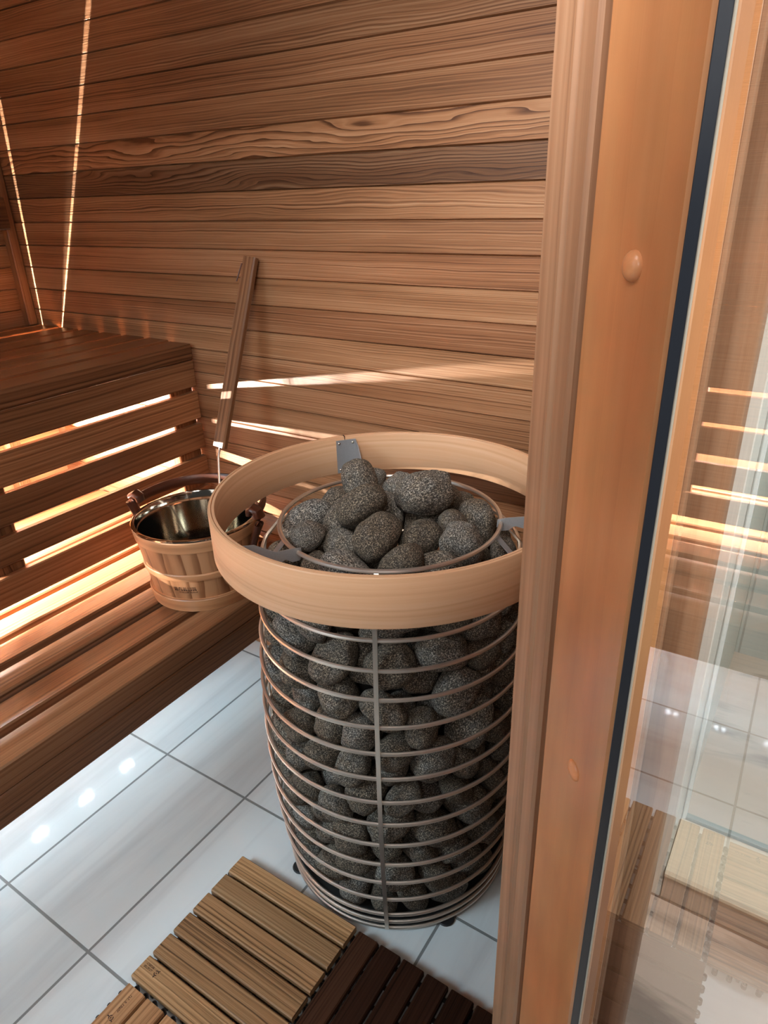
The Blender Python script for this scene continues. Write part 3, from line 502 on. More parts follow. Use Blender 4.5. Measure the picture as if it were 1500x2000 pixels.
m = MB(); pts = [(-1.12, -2.2), (3.186, -2.2), (1.12, -.1764), (1.12, .57), (-1.12, .57)]
m.v = [Vector((x, y, 0)) for x, y in pts]; m.face(list(range(5)), pts)
struct(m.build('floor', FLOOR), 'glossy pale grey porcelain floor tiles inside the sauna')
m = MB(); pts = [(1.12, -.1764), (3.186, -2.2), (3.3, -2.2), (3.3, 1.7), (1.12, 1.7)]
m.v = [Vector((x, y, 0)) for x, y in pts]; m.face(list(range(5)), pts)
struct(m.build('floor', FLOOR2), 'beige floor tiles with brown veins outside the glass door')

# back wall: horizontal tongue-and-groove cedar, each board its own timber
P = .0718; z = 1.546 - P * 22
tones = {21: (.27, .55, .35), 22: (.60, 1., .15), 23: (.50, .1, .2), 20: (.55, .28, .1), 19: (.50, .12, .3), 18: (.52, .1, .7), 17: (.56, 0, .1), 16: (.46, .06, .85), 15: (.58, .15, .0),
         14: (.52, .1, .3), 24: (.46, .1, .5), 25: (.40, .2, .3), 26: (.48, .1, .4), 27: (.44, .2, .6), 28: (.42, .1, .3), 29: (.48, .1, .6), 30: (.45, .1, .5)}
def groove_board(mb, axis, z0, z1, a0, a1, tint):
    g = .0030; h = z1 - z0; d = .014
    pr = [(0, 0), (0, .008), (g, d), (h - g * .5, d), (h, .008), (h, 0)]
    if axis == 'x': mb.prism(((a0, YB + d, z0), (1, 0, 0), (0, 0, 1), (0, -1, 0)), a1 - a0, pr, tint)
    else: mb.prism(((XL - d, a0, z0), (0, 1, 0), (0, 0, 1), (1, 0, 0)), a1 - a0, pr, tint)
m = MB(); k = 0
while z < H:
    t = tones.get(k, tn(.50, .10, random.choice([0, .05, .1])))
    z0, z1 = max(z, 0.), min(z + P, H)
    if z1 - z0 > .02: groove_board(m, 'x', z0, z1, XL, XR, t)
    z += P; k += 1
m.board((XL - .02, YB + .0141, 0), (XR + .1, YB + .05, H), 'x')
struct(m.build('wall_back', CEDAR), 'back wall of horizontal cedar boards')
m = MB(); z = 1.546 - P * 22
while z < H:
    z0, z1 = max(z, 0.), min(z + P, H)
    if z1 - z0 > .02: groove_board(m, 'y', z0, z1, -2.2, YB, tn(.56 if z > 1.0 else .80, .06, .1, .0 if z < 1. else None))  # boards below the seat paler: the bench glow is put into their tint
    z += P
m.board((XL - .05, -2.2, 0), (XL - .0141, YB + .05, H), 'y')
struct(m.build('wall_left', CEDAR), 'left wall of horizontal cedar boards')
m = MB(); z = 0.
while z < H - .01:
    m.board((XR, -.17, z), (XR + .014, YB + .014, min(z + P, H)), 'y', .004, tn(.5, .06)); z += P
m.board((XR + .0141, -.15, 0), (XR + .09, YB + .014, H), 'y')
struct(m.build('wall_right', CEDAR), 'short right wall of cedar boards beside the heater')
m = MB(); y = -2.2
while y < YB - .02:
    w = min(.09, YB - y); xr = XR if y > -.18 else min(3.0, (DD - DN.y * y) / DN.x - .02)
    m.board((XL, y, H), (xr, y + w, H + .02), 'x', .004, tn(.5, .06)); y += w
struct(m.build('ceiling', CEDAR), 'cedar board ceiling')
m = MB(); m.board((XL, YB - .034, 1.064), (XL + .034, YB, H), 'z', .003, (.5, .1, .4))
struct(m.build('trim_1', CEDAR_BENCH), 'square cedar batten in the left back corner')

# door frame beside the heater: two upright strips, then the framed glass door
vf = .015
a_pl, a_mid, a_sl, a_sr = 111.1, 109.5, 107.5, 101.1
def upright(mb, u0, u1, v0, v1, z0, z1, tint, ch=.003):
    w, d = u1 - u0, v1 - v0
    pr = [(ch, 0), (w - ch, 0), (w, ch), (w, d - ch), (w - ch, d), (ch, d), (0, d - ch), (0, ch)]
    mb.prism((dp(u0, v0, z0), (0, 0, 1), DE, -DN), z1 - z0, pr, tint)
m = MB(); upright(m, u_at(a_mid, .026), u_at(a_pl, .026), -.06, .026, .0, H, (.54, .15, .25), .004)
struct(m.build('trim_2', FRAME), 'outer upright strip of the door frame next to the heater')
m = MB(); upright(m, u_at(a_sl, vf) + .0025, u_at(a_mid, .022) - .0008, -.06, .022, .0, H, (.50, .05, .3), .004)
struct(m.build('trim_3', FRAME), 'inner upright strip of the door frame next to the door stile')

door = bpy.data.objects.new('door_1', None); COL.objects.link(door); door.location = dp(u_at(a_sl, vf), 0, 0); struct(door, 'glass sauna door in an orange alder frame')
uL, uR = u_at(a_sl, vf), u_at(a_sr, vf); uE = uR - .46
m = MB(); upright(m, uR, uL, -.022, vf, .012, 2.02, (.5, .25, .2), .0035); child('stile', door, m, ALDER)
m = MB(); upright(m, uE - .13, uE, -.022, vf, .012, 2.02, (.5, .1, .2), .0035); child('stile', door, m, ALDER)
for z0, z1 in ((.012, .14), (1.89, 2.02)):
    m = MB(); m.prism((dp(uE, -.022, z0), DE, (0, 0, 1), -DN), uR - uE, [(0, 0), (z1 - z0, 0), (z1 - z0, .037), (0, .037)], (.5, .1, .2)); child('rail', door, m, ALDER)
m = MB(); upright(m, uR - .0012, uR, .0022, vf - .002, .14, 1.89, (.5, 0, 0), .0003); child('gasket', door, m, GASKET)
m = MB(); upright(m, uR - .0025, uR, .0002, .0022, .14, 1.89, (.5, 0, 0), .0003); child('glazing_bead', door, m, BEAD)
m = MB(); b = [dp(uE, 0, .14), dp(uR, 0, .14), dp(uR, 0, 1.89), dp(uE, 0, 1.89)]; m.v = b; m.face([0, 1, 2, 3]); child('glass_pane', door, m, GLASS)
for u, zz, hh in ((PLUG1[0], PLUG1[1], .008), (PLUG2[0], PLUG2[1], .0045)):
    m = MB(); m.dome(dp(u, vf, zz), -DN, .0125, hh, tint=(.66, .1, 0)); child('screw_plug', door, m, ALDER, True)

# ---- outside the glass
def vboard(name, az0, az1, y, th, mat, label, tint, round_=0., ztop=H):
    x0 = CP.x + (y - CP.y) / math.tan(math.radians(az0)); x1 = CP.x + (y - CP.y) / math.tan(math.radians(az1))
    m = MB()
    if round_:
        w = x1 - x0; pr = [(0, th), (0, .004), (.004, 0)] + [(w - round_ + round_ * math.sin(a * PI / 16), round_ - round_ * math.cos(a * PI / 16)) for a in range(9)] + [(w, th)]
        m.prism(((x0, y, 0), (0, 0, 1), (1, 0, 0), (0, 1, 0)), ztop, pr, tint)
    else: m.board((x0, y, 0), (x1, y + th, ztop), 'z', .003, tint)
    return struct(m.build(name, mat, smooth=bool(round_)), label)
vboard('trim_4', 101.4, 98.02, -.25, .025, FRAME, 'outside casing seen through the door glass', (.46, .1, .3))
vboard('trim_5', 98.5, 95.0, -.20, .05, FRAME, 'rounded outside corner board seen through the door glass', (.42, .25, .4), .022)
m = MB(); m.board((1.215, .288, 0), (1.307, 1.7, H + .2), 'z', .002); struct(m.build('wall_bath', WHITEW), 'painted return wall beside the shower')
m = MB(); m.board((1.307, 1.35, 0), (3.3, 1.39, H + .2), 'z', .002); struct(m.build('wall_shower', SHOWER), 'pale grey tiled wall behind the shower glass')
curb = thing('shower_curb', 'low cream stone shower curb outside the glass door', 'curb', (1.32, .37, 0))
m = MB(); m.board((1.3085, .278, .072), (2.6, .462, .092), 'x', .006); child('cap_stone', curb, m, CREAM)
m = MB(); m.board((1.3085, .287, .001), (2.6, .455, .072), 'x', .001); child('tiled_base', curb, m, plain('curb_tile', (.50, .40, .335), .35))
sp = thing('shower_screen', 'clear glass shower screen standing on the cream curb', 'shower screen', (1.32, .455, .092))
m = MB(); m.v = [Vector(q) for q in ((1.312, .452, .1), (2.4, .452, .1), (2.4, .452, 2.0), (1.312, .452, 2.0))]; m.face([0, 1, 2, 3]); child('glass_pane', sp, m, GLASS2)
m = MB(); m.board((1.3085, .446, .092), (1.318, .458, 2.0), 'z', .002); child('side_seal', sp, m, SEAL)
m = MB(); m.board((1.318, .445, .092), (2.4, .459, .104), 'x', .002); child('bottom_channel', sp, m, SEALD)

# ================================================================ benches
Y0, Y1 = -2.1, .535
ub = thing('upper_bench', 'tall slatted cedar bench along the left wall with lit gaps', 'bench', (-.66, -.6, .45))
m = MB(); xx = -.26; k = 0
while xx > XL + .02:
    lo = max(xx - .0925, XL + .002); xx = xx + (.013 if k == 7 else .0025 if k == 6 else 0); m.board((lo, Y0, 1.025 if k else 1.0135), (xx, .549 if k else Y1, 1.062), 'y', .004, tn(.44, .05, random.choice([0, .05, .15]))); xx -= .1145; k += 1
child('seat', ub, m, CEDAR_BENCH)
m = MB()
for (z0, z1), t in zip([(.931, 1.0118), (.829, .915), (.7315, .8125), (.630, .705), (.5225, .602)], [(.50, .1, .2), (.80, .05, .1), (.48, .1, .3), (.48, .1, .3), (.60, .12, .4)]):
    m.board((-.281, Y0, z0), (-.26, Y1, z1), 'y', .003, t)
child('front_skirt', ub, m, CEDAR_BENCH)
for ya, yb in ((-.185, -.105), (.445, .535), (-1.1, -1.02)):
    m = MB(); m.board((-.322, ya, .53), (-.2812, yb, 1.0130), 'z', .003, tn(.45)); child('support', ub, m, CEDAR_BENCH)
for ya in (.2, -.7, -1.6):
    m = MB(); m.board((-1.09, ya, .975), (-.36, ya + .04, 1.0245), 'x', .003, tn(.5)); child('crosspiece', ub, m, CEDAR_BENCH)
for ya in (.30, -1.0, -1.9):
    m = MB(); m.board((-1.056, ya, 0), (-1.008, ya + .045, .9745), 'z', .003, tn(.5)); child('leg', ub, m, CEDAR_BENCH)
lb = thing('lower_bench', 'low slatted cedar bench holding the bucket beside the heater', 'bench', (0, -.6, 0))
m = MB(); xx = .171; k = 0
tl = [(.50, .05, .35), (.44, .1, .4), (.44, .1, .4), (.48, .15, .2), (.80, .1, .0), (.80, .1, .0)]  # last two tones paler: lamp light on the rear slats put into colour
while k < 11:  # hindmost slats added unseen to keep lamp light off the floor
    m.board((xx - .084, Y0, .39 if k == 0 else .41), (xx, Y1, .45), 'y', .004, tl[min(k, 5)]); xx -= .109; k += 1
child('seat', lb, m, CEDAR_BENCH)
m = MB(); m.board((.148, Y0, .3125), (.1705, Y1, .3885), 'y', .003, (.42, .2, .4)); child('front_skirt', lb, m, CEDAR_BENCH)
for ya in (.40, -.75, -1.8):
    m = MB(); m.board((-1.0, ya, .368), (.147, ya + .04, .4095), 'x', .003, tn(.45)); child('crosspiece', lb, m, CEDAR_BENCH)
    m = MB(); m.board((-.6, ya, .0), (-.56, ya + .04, .3675), 'z', .003, tn(.45)); child('leg', lb, m, CEDAR_BENCH)
br = thing('backrest', 'dark cedar backrest rail on the left wall above the upper bench', 'backrest', (XL, 0, 1.38))
m = MB(); m.board((-1.062, Y0, 1.382), (-1.04, .515, 1.482), 'y', .004, (.24, .1, .4)); child('rail', br, m, CEDAR_BENCH)
for ya in (.3, -.8):
    m = MB(); m.board((-1.1, ya, 1.36), (-1.0621, ya + .05, 1.5), 'z', .002, (.3, 0, .3)); child('spacer', br, m, CEDAR_BENCH)

# lights that hang under the benches
ls = thing('led_light_strip', 'glowing white light strip under the upper bench', 'light strip', (-1.075, -.8, .795))
m = MB(); m.board((-1.098, Y0, .785), (-1.066, .53, .789), 'y', .001); child('profile', ls, m, STEEL_BR)
m = MB(); m.board((-1.078, Y0, .7891), (-1.068, .53, .806), 'y', .002); child('diffuser', ls, m, LED_W)
l2 = thing('led_light_strip', 'row of paired bluish lights under the lower bench reflected in the floor', 'light strip', (-.377, -.6, .32))
m = MB(); m.board((-.392, Y0, .318), (-.362, .5, .3245), 'y', .001); child('profile', l2, m, STEEL_BR)
m = MB(); m.board((-.45, Y0, .3246), (-.125, .5, .3678), 'y', .001, (.4, 0, .3)); child('light_block_rail', l2, m, CEDAR_BENCH)  # board widened out of sight to block light through the seat gaps
for i in range(9):
    yc = .084 - .163 * i
    m = MB()
    for d in (-.0125, .0125):
        m.lathe([(.0001, .3145), (.0065, .3145), (.0065, .318)], 10, (-.377, yc + d, 0))
    child('light_module', l2, m, LED_B)

# ================================================================ heater
HX, HY = .7097, .1289
WZ = [.05999 + .058954 * i for i in range(14)]
WR = [.2657, .2733, .2793, .2838, .2869, .2886, .2889, .2879, .2856, .2821, .2774, .2716, .2646, .2566]
ht = thing('sauna_heater', 'round wire-cage sauna heater with a bentwood guard ring', 'heater', (HX, HY, 0))
def circ(r, z, n=96): return [(HX + r * math.cos(2 * PI * k / n), HY + r * math.sin(2 * PI * k / n), z) for k in range(n)]
for z, r in [(.0102, .2610), (.0335, .2632)] + list(zip(WZ, WR)):
    m = MB(); m.tube(circ(r, z), .0042, 8, cyclic=True); child('wire_ring', ht, m, STEEL, True)
m = MB(); m.tube(circ(.2181, .8768), .0045, 8, cyclic=True); child('top_ring', ht, m, STEEL, True)
m = MB(); m.lathe([(.001, .0135), (.2585, .0135), (.2585, .0115), (.001, .0115)], 48, (HX, HY, 0)); child('base_plate', ht, m, IRON)
for a in (-63.5, 26.5, 116.5, 206.5):
    c, s_ = math.cos(math.radians(a)), math.sin(math.radians(a)); tvec = Vector((-s_, c, 0)); rad = Vector((c, s_, 0))
    m = MB(); pp = [Vector((HX, HY, z)) + rad * (r + .0035) for z, r in [(.0102, .2610), (.0335, .2632)] + list(zip(WZ, WR))] + [Vector((HX, HY, .8768)) + rad * .2181]
    b = len(m.v)
    for p in pp:
        for q, d in ((-.0042, .0022), (.0042, .0022), (.0042, -.003), (-.0042, -.003)): m.v.append(p + tvec * q + rad * d)
    for i in range(len(pp) - 1):
        for k in range(4): m.face([b + 4 * i + k, b + 4 * i + (k + 1) % 4, b + 4 * i + 4 + (k + 1) % 4, b + 4 * i + 4 + k])
    child('upright_bar', ht, m, STEEL)
for a in (-125, 10):
    c, s_ = math.cos(math.radians(a)), math.sin(math.radians(a)); tvec = Vector((-s_, c, 0)) * .008; rad = Vector((c, s_, 0)); o = Vector((HX, HY, 0))
    m = MB(); q = [o + rad * .214 + Vector((0, 0, .872)), o + rad * .2566 + Vector((0, 0, .8264))]
    m.v = [q[0] - tvec, q[0] + tvec, q[1] + tvec, q[1] - tvec]; m.v += [v + rad * .002 + Vector((0, 0, .001)) for v in m.v]
    for fc in ([0, 1, 2, 3], [7, 6, 5, 4], [0, 4, 5, 1], [1, 5, 6, 2], [2, 6, 7, 3], [3, 7, 4, 0]): m.face(fc)
    child('strut', ht, m, STEEL_BR)
m = MB(); m.lathe([(.001, .0136), (.158, .0136), (.158, .60), (.12, .665), (.001, .69)], 40, (HX, HY, 0)); child('heating_core', ht, m, IRON, True)
for a in (-34, 56, 146, 236):
    m = MB(); cx, cy = HX + .256 * math.cos(math.radians(a)), HY + .256 * math.sin(math.radians(a))
    m.lathe([(.001, 0), (.019, 0), (.02, .003), (.018, .0056), (.001, .0056)], 20, (cx, cy, 0)); child('foot', ht, m, BLACKP, True)
RO, Z0, Z1 = .3467, .8472, .9397
m = MB(); m.lathe([(RO - .012, Z0), (RO - .001, Z0), (RO, Z0 + .002), (RO, Z1 - .003), (RO - .0015, Z1 - .0004), (RO - .0055, Z1), (RO - .0062, Z1 - .0035), (RO - .0068, Z1 - .0035), (RO - .0075, Z1 - .0005), (RO - .012, Z1 - .001), (RO - .0135, Z1 - .004), (RO - .0135, Z0 + .002)], 128, (HX, HY, 0), (.5, .12, .15), closed=True)
gr = child('guard_ring', ht, m, ASH, True)
m = MB(); a = math.radians(141); rr = RO - .006
c, s_ = math.cos(a), math.sin(a); tv = Vector((-s_, c, 0)); rd = Vector((c, s_, 0)); o = Vector((HX, HY, 0)) + rd * rr
for z0_, z1_ in ((Z0 - .0006, Z1 + .0006),):
    m.v = [o - rd * .0078 - tv * .0008 + Vector((0, 0, z0_)), o + rd * .0064 - tv * .0008 + Vector((0, 0, z0_)), o + rd * .0064 + tv * .0008 + Vector((0, 0, z0_)), o - rd * .0078 + tv * .0008 + Vector((0, 0, z0_))]
    m.v += [v + Vector((0, 0, z1_ - z0_)) for v in m.v]
    for fc in ([3, 2, 1, 0], [4, 5, 6, 7], [0, 1, 5, 4], [1, 2, 6, 5], [2, 3, 7, 6], [3, 0, 4, 7]): m.face(fc)
child('lap_joint', ht, m, BURN)
# the three brackets that carry the guard ring
def bracket(az, side):
    ri = RO - .0137; w = math.radians(4.1)
    m = MB(); a = math.radians(az)
    m.lathe([(ri, .850), (ri - .002, .850), (ri - .002, .932), (ri, .932)], 6, (HX, HY, 0), a0=a - w, a1=a + w, closed=True)
    ae = a + side * w; c, s_ = math.cos(ae), math.sin(ae); rd = Vector((c, s_, 0)); tv = Vector((-s_, c, 0)); o = Vector((HX, HY, 0))
    out = [(ri - .001, .930), (ri - .001, .852), (.245, .872), (.232, .862), (.2165, .860), (.2105, .869), (.2115, .884), (.232, .889), (.262, .893), (ri - .03, .922)]
    b = len(m.v)
    for r, z in out: m.v.append(o + rd * r + tv * .001 + Vector((0, 0, z)))
    for r, z in out: m.v.append(o + rd * r - tv * .001 + Vector((0, 0, z)))
    n = len(out); m.face([b + i for i in range(n)]); m.face([b + n + i for i in range(n)][::-1])
    for i in range(n): j = (i + 1) % n; m.face([b + i, b + j, b + n + j, b + n + i])
    bk = m.build('bracket', STEEL_BR, ht, False, origin=ht.location)
    for z in (.858, .924):
        for q in (-.7, .7):
            ar = a + q * w; n_ = Vector((-math.cos(ar), -math.sin(ar), 0))
            m = MB(); m.dome(Vector((HX, HY, z)) - n_ * (ri - .002), n_, .0036, .0028, 12); r_ = m.build('rivet', MIRROR, bk, True)
            r_.matrix_parent_inverse = Matrix.Identity(4); r_.location = Vector((0, 0, 0)) - ht.location - bk.location
bracket(140.6, -1); bracket(-103, -1); bracket(18, 1)

# ================================================================ stones (settled pile)
def stone_mesh(seed):
    bm = bmesh.new(); bmesh.ops.create_icosphere(bm, subdivisions=4, radius=1)
    rnd = random.Random(seed); off = Vector((rnd.uniform(-9, 9), rnd.uniform(-9, 9), rnd.uniform(-9, 9))); pw = rnd.uniform(2.2, 3.0)
    for v in bm.verts:
        d = v.co.normalized(); s = (abs(d.x) ** pw + abs(d.y) ** pw + abs(d.z) ** pw) ** (-1 / pw)
        s *= 1 + .16 * noise.noise(d * 1.1 + off) + .05 * noise.noise(d * 2.6 + off) + .012 * noise.noise(d * 7 + off); v.co = d * s * .995
    me = bpy.data.meshes.new('sauna_stone'); bm.to_mesh(me); bm.free()
    for p in me.polygons: p.use_smooth = True
    me.materials.append(STONE); return me
SM = [stone_mesh(i) for i in range(8)]
for v, x, y, z, qw, qx, qy, qz, sx, sy, sz, lab in STONES:
    o = bpy.data.objects.new('sauna_stone', SM[v]); COL.objects.link(o)
    o.rotation_mode = 'QUATERNION'; o.rotation_quaternion = (qw, qx, qy, qz); o.location = (x, y, z); o.scale = (sx, sy, sz)
    tag(o, lab or 'dark grey sauna stone tucked deep inside the wire cage of the heater', 'stone', 'sauna stones in the heater cage' if z < .8 or not lab else 'sauna stones heaped on the heater')

# ================================================================ bucket and ladle
BX, BY, BZ = .0, .24, .4505
bk = thing('sauna_bucket', 'round wooden water bucket with steel liner on the lower bench', 'bucket', (BX, BY, BZ))
def rb(z): return .137 + (.172 - .137) * z / .222
C0 = (BX, BY, BZ)
m = MB(); zs = [0, .03, .06, .09, .12, .15, .18, .205, .222]
m.lathe([(.001, 0)] + [(rb(z), z) for z in zs] + [(rb(.222) - .009, .222), (rb(.2) - .010, .2)], 72, C0, (.46, .75, .25), grain='v'); child('staves', bk, m, ASPEN, True)
for z0, z1, e in ((.0, .038, .0095), (.098, .118, .0035), (.186, .2195, .0015)):  # topmost hoop added as a pale band in place of glare
    m = MB(); m.lathe([(rb(z0) - .002, z0 - .0002 if z0 else .0001), (rb(z0) + e, z0 + .0001), (rb(z0) + e + .001, z0 + .003), (rb(z1) + e, z1 - .003), (rb(z1) + e - .002, z1), (rb(z1) - .002, z1)], 72, C0, (.6, .1, .0)); child('hoop', bk, m, ASPEN, True)
m = MB(); m.lathe([(rb(.2) - .0105, .196), (rb(.222) - .0095, .2225), (rb(.222) - .008, .2255), (rb(.222) - .003, .2265), (rb(.222) + .0015, .2245), (rb(.222) + .002, .221), (rb(.222) + .001, .221)], 72, C0)
m.lathe([(rb(.2) - .0105, .197), (.146, .09), (.138, .03), (.12, .014), (.001, .012)], 72, C0); child('steel_liner', bk, m, MIRROR, True)
hz = BZ + .235
for sx, label in ((-1, None), (1, None)):
    ang = math.radians(196 if sx < 0 else 12)
    c, s_ = math.cos(ang), math.sin(ang); rd = Vector((c, s_, 0)); o = Vector((BX, BY, BZ))
    m = MB(); prof = [(rb(.125) + .008, .125), (rb(.15) + .010, .15), (rb(.185) + .017, .185), (rb(.222) + .027, .222), (rb(.222) + .031, .242), (rb(.222) + .026, .258), (rb(.222) + .014, .265), (rb(.222) + .003, .258), (rb(.222) + .001, .2455)]
    m.tube([o + rd * r + Vector((0, 0, z)) for r, z in prof], [.006, .011, .0118, .013, .0138, .0142, .0140, .013, .011], 12, flat=(1.35, .8)); child('strap', bk, m, LEATHER, True)
m = MB(); pts = []
for k in range(25):
    a = math.radians(196 - 184 * k / 24.)
    rr = rb(.222) + .013 + .004 * math.sin(PI * k / 24.); zz = .247 + .006 * math.sin(PI * k / 24.)
    pts.append((BX + rr * math.cos(a), BY + rr * math.sin(a), BZ + zz))
m.tube(pts, .0125, 10, flat=(.6, 1.25)); child('handle', bk, m, LEATHER, True)
m = MB()
def stamp_on(mb, fn, rows, seed):
    rnd = random.Random(seed)
    for (a0, a1, h0, h1, n) in rows:
        for i in range(n):
            if rnd.random() < .08: continue
            x0 = a0 + (a1 - a0) * i / n; w = (a1 - a0) / n
            kind = rnd.randint(0, 3); t = w * .22
            segs = [((x0, h0), (x0 + t, h1))]
            if kind in (1, 2): segs.append(((x0 + w * .5, h0), (x0 + w * .5 + t, h1)))
            if kind in (0, 2): segs.append(((x0, h1 - (h1 - h0) * .25), (x0 + w * .62, h1)))
            if kind in (1, 3): segs.append(((x0, h0), (x0 + w * .62, h0 + (h1 - h0) * .25)))
            for (p, q), (r, s) in segs:
                b = len(mb.v); mb.v += [fn(p, q), fn(r, q), fn(r, s), fn(p, s)]; mb.face([b, b + 1, b + 2, b + 3])
def on_bucket(a, z): r = rb(z) + .0006; return Vector((BX + r * math.cos(a), BY + r * math.sin(a), BZ + z))
stamp_on(m, on_bucket, [(math.radians(-74), math.radians(-50), .066, .078, 10), (math.radians(-70), math.radians(-50), .0585, .063, 16)], 3)
child('burned_logo', bk, m, BURN)

top = Vector((.030, .530, 1.315)); bot = Vector(LADLE_BOT); ax = (bot - top); Lh = ax.length; ax.normalize()
ld = thing('sauna_ladle', 'long wooden ladle standing in the bucket and leaning on the back wall', 'ladle', bot)
wv = ax.cross(Vector((0, -1, 0))).normalized(); dv = ax.cross(wv).normalized()
m = MB(); w, d = .043, .02
m.prism((top - wv * w / 2 - dv * d / 2, ax, wv, dv), Lh, [(.004, 0), (w - .004, 0), (w, .004), (w, d - .004), (w - .004, d), (.004, d), (0, d - .004), (0, .004)], (.42, .1, .3)); child('handle', ld, m, CEDAR_BENCH)
sc_c = Vector((.015, .225, BZ + .045))
m = MB(); m.tube([bot - ax * .01, bot + ax * .03, sc_c + Vector((.03, .045, .03)), sc_c + Vector((.022, .03, .014))], .0035, 8); child('rod', ld, m, STEEL, True)
m = MB(); m.lathe([(.001, -.022), (.02, -.02), (.034, -.008), (.04, .012), (.038, .012), (.032, -.007), (.018, -.017), (.001, -.019)], 32, sc_c); child('scoop', ld, m, IRON, True)
m = MB(); e = top + ax * .02
for s_ in (.35, -.02):
    m.tube([e + wv * w * .45 - dv * .0115 + ax * q for q in ()] or [e + wv * (w * .42 + .002 * i) + ax * (.012 * i) - dv * (.0115 if s_ > 0 else -.0115) for i in range(5)], .002, 6)
child('leather_loop', ld, m, LEATHER, True)

# ================================================================ duckboard tiles on the floor
def deck(x0, y0, n, grain, label, tones, mark=None, size=.335, mat=None):
    o = thing('duckboard_tile', label, 'floor tile', (x0 + size / 2, y0 + size / 2, 0), 'wooden duckboard tiles on the sauna floor')
    p = size / n; w = p - .0068; m = MB()
    for i in range(n):
        t = tones[i % len(tones)]
        if grain == 'x': m.board((x0, y0 + i * p + .0034, .0105), (x0 + size - .003, y0 + i * p + .0034 + w, .028), 'x', .0025, t)
        else: m.board((x0 + i * p + .0034, y0, .0105), (x0 + i * p + .0034 + w, y0 + size - .003, .028), 'y', .0025, t)
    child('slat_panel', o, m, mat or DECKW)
    m = MB(); q = .0155
    for i in range(8):
        c = x0 + .012 + i * (size - .03) / 7; m.board((c - .003, y0 + .004, .0005), (c + .003, y0 + size - .006, .0104), 'y', .001)
        c = y0 + .012 + i * (size - .03) / 7; m.board((x0 + .004, c - .003, .0004), (x0 + size - .006, c + .003, .0102), 'x', .001)
    for i in range(12):
        c = x0 + .02 + i * (size - .04) / 11
        for yy in (y0 - .0028, y0 + size - .0015): m.lathe([(.0055, .001), (.0055, .012), (.003, .012)], 10, (c, yy, 0))
        c = y0 + .02 + i * (size - .04) / 11
        for xx in (x0 - .0028, x0 + size - .0015): m.lathe([(.0055, .001), (.0055, .012), (.003, .012)], 10, (xx, c, 0))
    child('plastic_grid', o, m, BLACKP)
    if mark:
        m = MB(); stamp_on(m, mark[0], mark[1], mark[2])
        for r0, r1, a0, a1 in mark[3]:
            ca, cb = mark[4]
            for k in range(6):
                p0, p1 = a0 + (a1 - a0) * k / 6, a0 + (a1 - a0) * (k + 1) / 6; b = len(m.v)
                m.v += [mark[0](ca + r0 * math.cos(p0), cb + r0 * math.sin(p0)), mark[0](ca + r1 * math.cos(p0), cb + r1 * math.sin(p0)), mark[0](ca + r1 * math.cos(p1), cb + r1 * math.sin(p1)), mark[0](ca + r0 * math.cos(p1), cb + r0 * math.sin(p1))]
                m.face([b, b + 1, b + 2, b + 3])
        child('burned_logo', o, m, BURN)
    return o
leaf = [(.0035, .0055, .3, 2.6), (.0035, .0055, 3.3, 5.6), (.0, .0015, 0, 6.28), (.0055, .0095, 4.55, 4.85), (.0055, .0085, .9, 1.2)]
f1 = lambda a, b: Vector((.4445 + a, -.4735 + b, .02835))
deck(.443, -.4795, 6, 'x', 'golden brown duckboard tile in front of the heater, slats running crosswise', [(.55, .05, .1), (.43, .08, .3), (.41, .05, .35), (.47, .08, .3), (.38, .12, .1), (.60, .05, .0)][::1],
     (f1, [(.008, .030, .030, .0345, 8), (.006, .030, .023, .0275, 9)], 8, leaf, (.040, .0275)))
deck(.7825, -.4855, 6, 'y', 'dark duckboard tile right of the golden one, shade put into its colour', [(.075, .05, .4), (.036, .05, 1.), (.042, .05, 1.), (.036, .05, 1.), (.04, .05, 1.), (.036, .05, 1.)], mat=DECKSHADE)  # shadow on this tile is put into the very dark tints
f2 = lambda a, b: Vector((.4525 + b, -.4900 - a, .02835))
deck(.447, -.820, 6, 'y', 'reddish duckboard tile at the bottom edge, slats running lengthwise', [(.52, .05, .9), (.52, .05, 1.), (.54, .05, 1.)],
     (f2, [(.012, .028, .022, .027, 5), (.031, .048, .022, .027, 5)], 4, leaf, (.060, .0235)))

# ================================================================ light
def area(name, loc, target, size, power, col, sy=None, spread=180.):
    l = bpy.data.lights.new(name, 'AREA'); l.energy = power; l.color = col; l.shape = 'RECTANGLE'; l.size = size; l.size_y = sy or size; l.spread = math.radians(spread)
    o = bpy.data.objects.new(name, l); COL.objects.link(o); o.location = loc
    o.rotation_euler = (Vector(target) - Vector(loc)).to_track_quat('-Z', 'Y').to_euler(); return o
def strip(name, loc, aim, width, length, power, col, spread):
    l = bpy.data.lights.new(name, 'AREA'); l.energy = power; l.color = col; l.shape = 'RECTANGLE'; l.size = width; l.size_y = length; l.spread = math.radians(spread)
    o = bpy.data.objects.new(name, l); COL.objects.link(o)
    z = -Vector(aim).normalized(); x = Vector((0, 1, 0)).cross(z).normalized(); y = z.cross(x)
    if abs(aim[1]) > .1: y = Vector((-aim[1], aim[0], 0)).normalized(); x = y.cross(z)
    o.matrix_world = Matrix.Translation(loc) @ Matrix((x, y, z)).transposed().to_4x4(); return o
LW = (1., .96, .89)
for k in range(9):
    strip('bench_led_forward', (-1.062, .40 - .19 * k, .797), (.50, .86, .02), .009, .05, 12., LW, 70.)
strip('bench_led_side', (-1.062, -.75, .797), (1, 0, -.1), .012, 2.55, 1., LW, 90.)
strip('bench_led_upward', (-1.06, -.75, .797), (.28, 0, 1), .002, 2.55, 480., (1., .98, .94), 50.)
strip('bench_led_downward', (-.59, -1.05, .965), (0, 0, -1), .03, 2.1, 120., (1., .99, .97), 118.)
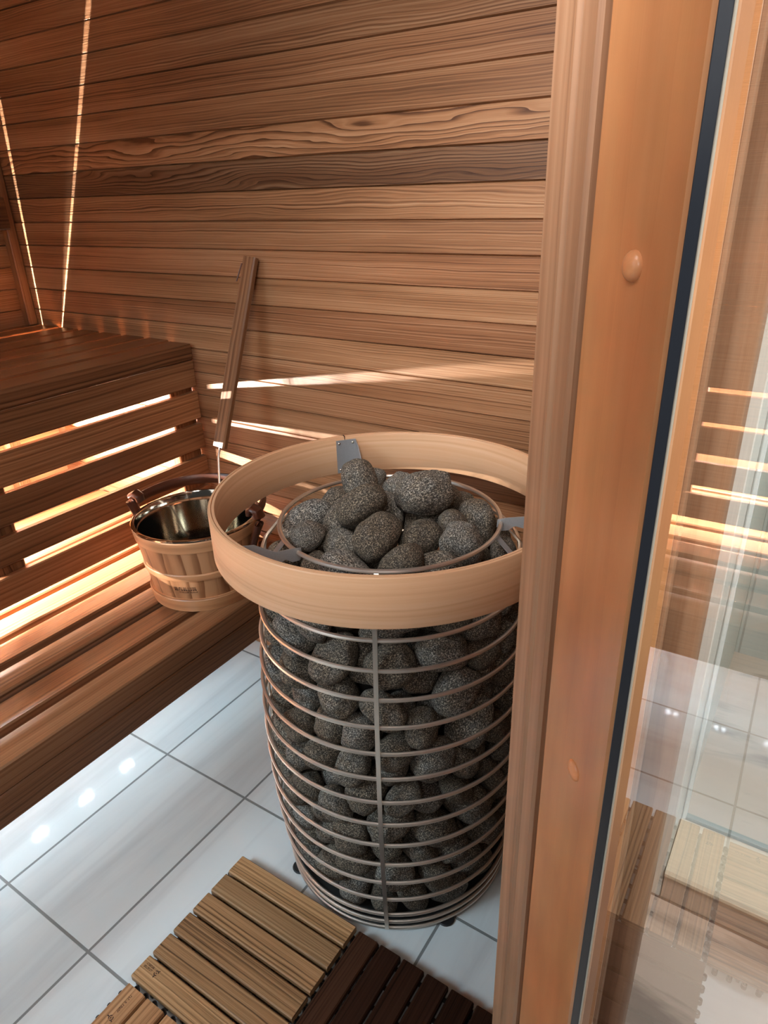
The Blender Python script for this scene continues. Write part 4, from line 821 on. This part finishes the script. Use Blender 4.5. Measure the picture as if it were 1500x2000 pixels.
strip('bench_fill_back', (-.35, -.95, .93), (-1, 0, -.55), .03, 2.3, 45., (1., .98, .95), 120.)  # added fill that brightens the left wall behind the skirt
area('wall_key', (.95, -.60, 2.0), (.78, .55, 1.25), .45, 5.0, (1., .975, .94), spread=84.)  # unseen key added to brighten the right part of the back wall
area('edge_fill', (1.45, -1.35, 1.75), (-.35, .15, .95), .35, 2.6, (1., .98, .96), spread=100.)  # unseen fill added to catch slat edges and the heater front
area('room_fill', (.1, -2.1, 1.7), (.6, .3, .9), 1.2, 8., (1., .985, .97))
strip('floor_fill', (-.06, -.6, .307), (0, 0, -1), .16, 2.2, 1.3, (.50, .82, 1.), 98.)  # added floor fill, cone kept narrow to stay out of reflections
strip('seat_gap_fill', (-.43, -1.0, .60), (-.35, 0, 1), .02, 1.7, 14., LW, 64.)  # fill added below the upper seat to brighten its gaps
area('blue_fill', (-.35, -2.05, 1.95), (.25, -.1, .1), .9, 11., (.62, .85, 1.), spread=70.)  # unseen bluish fill added for the floor and heater
area('bath_fill', (2.1, -.38, 2.3), (1.35, .45, .7), .7, 14., (1., .98, .95), spread=100.)  # unseen fill added to brighten what shows through the door glass
area('casing_fill', (1.90, -.75, 2.1), (1.3, -.15, .7), .25, 3.2, (1., .97, .92), spread=70.)  # small unseen fill added to lift the outside casing boards
area('shower_fill', (1.9, .95, 2.3), (1.8, .95, 0), .5, 22., (.95, 1., 1.))  # unseen fill added over the shower area
w = bpy.data.worlds.new('world'); SC.world = w; w.use_nodes = True
w.node_tree.nodes['Background'].inputs[0].default_value = (1., .96, .93, 1); w.node_tree.nodes['Background'].inputs[1].default_value = .055
SC.view_settings.view_transform = 'Standard'; SC.view_settings.look = 'None'; SC.view_settings.exposure = -.16
SC.cycles.max_bounces = 6; SC.cycles.diffuse_bounces = 4; SC.cycles.transparent_max_bounces = 8; SC.cycles.adaptive_threshold = .02; SC.cycles.caustics_reflective = False; SC.cycles.caustics_refractive = False
SC.cycles.sample_clamp_indirect = 40.
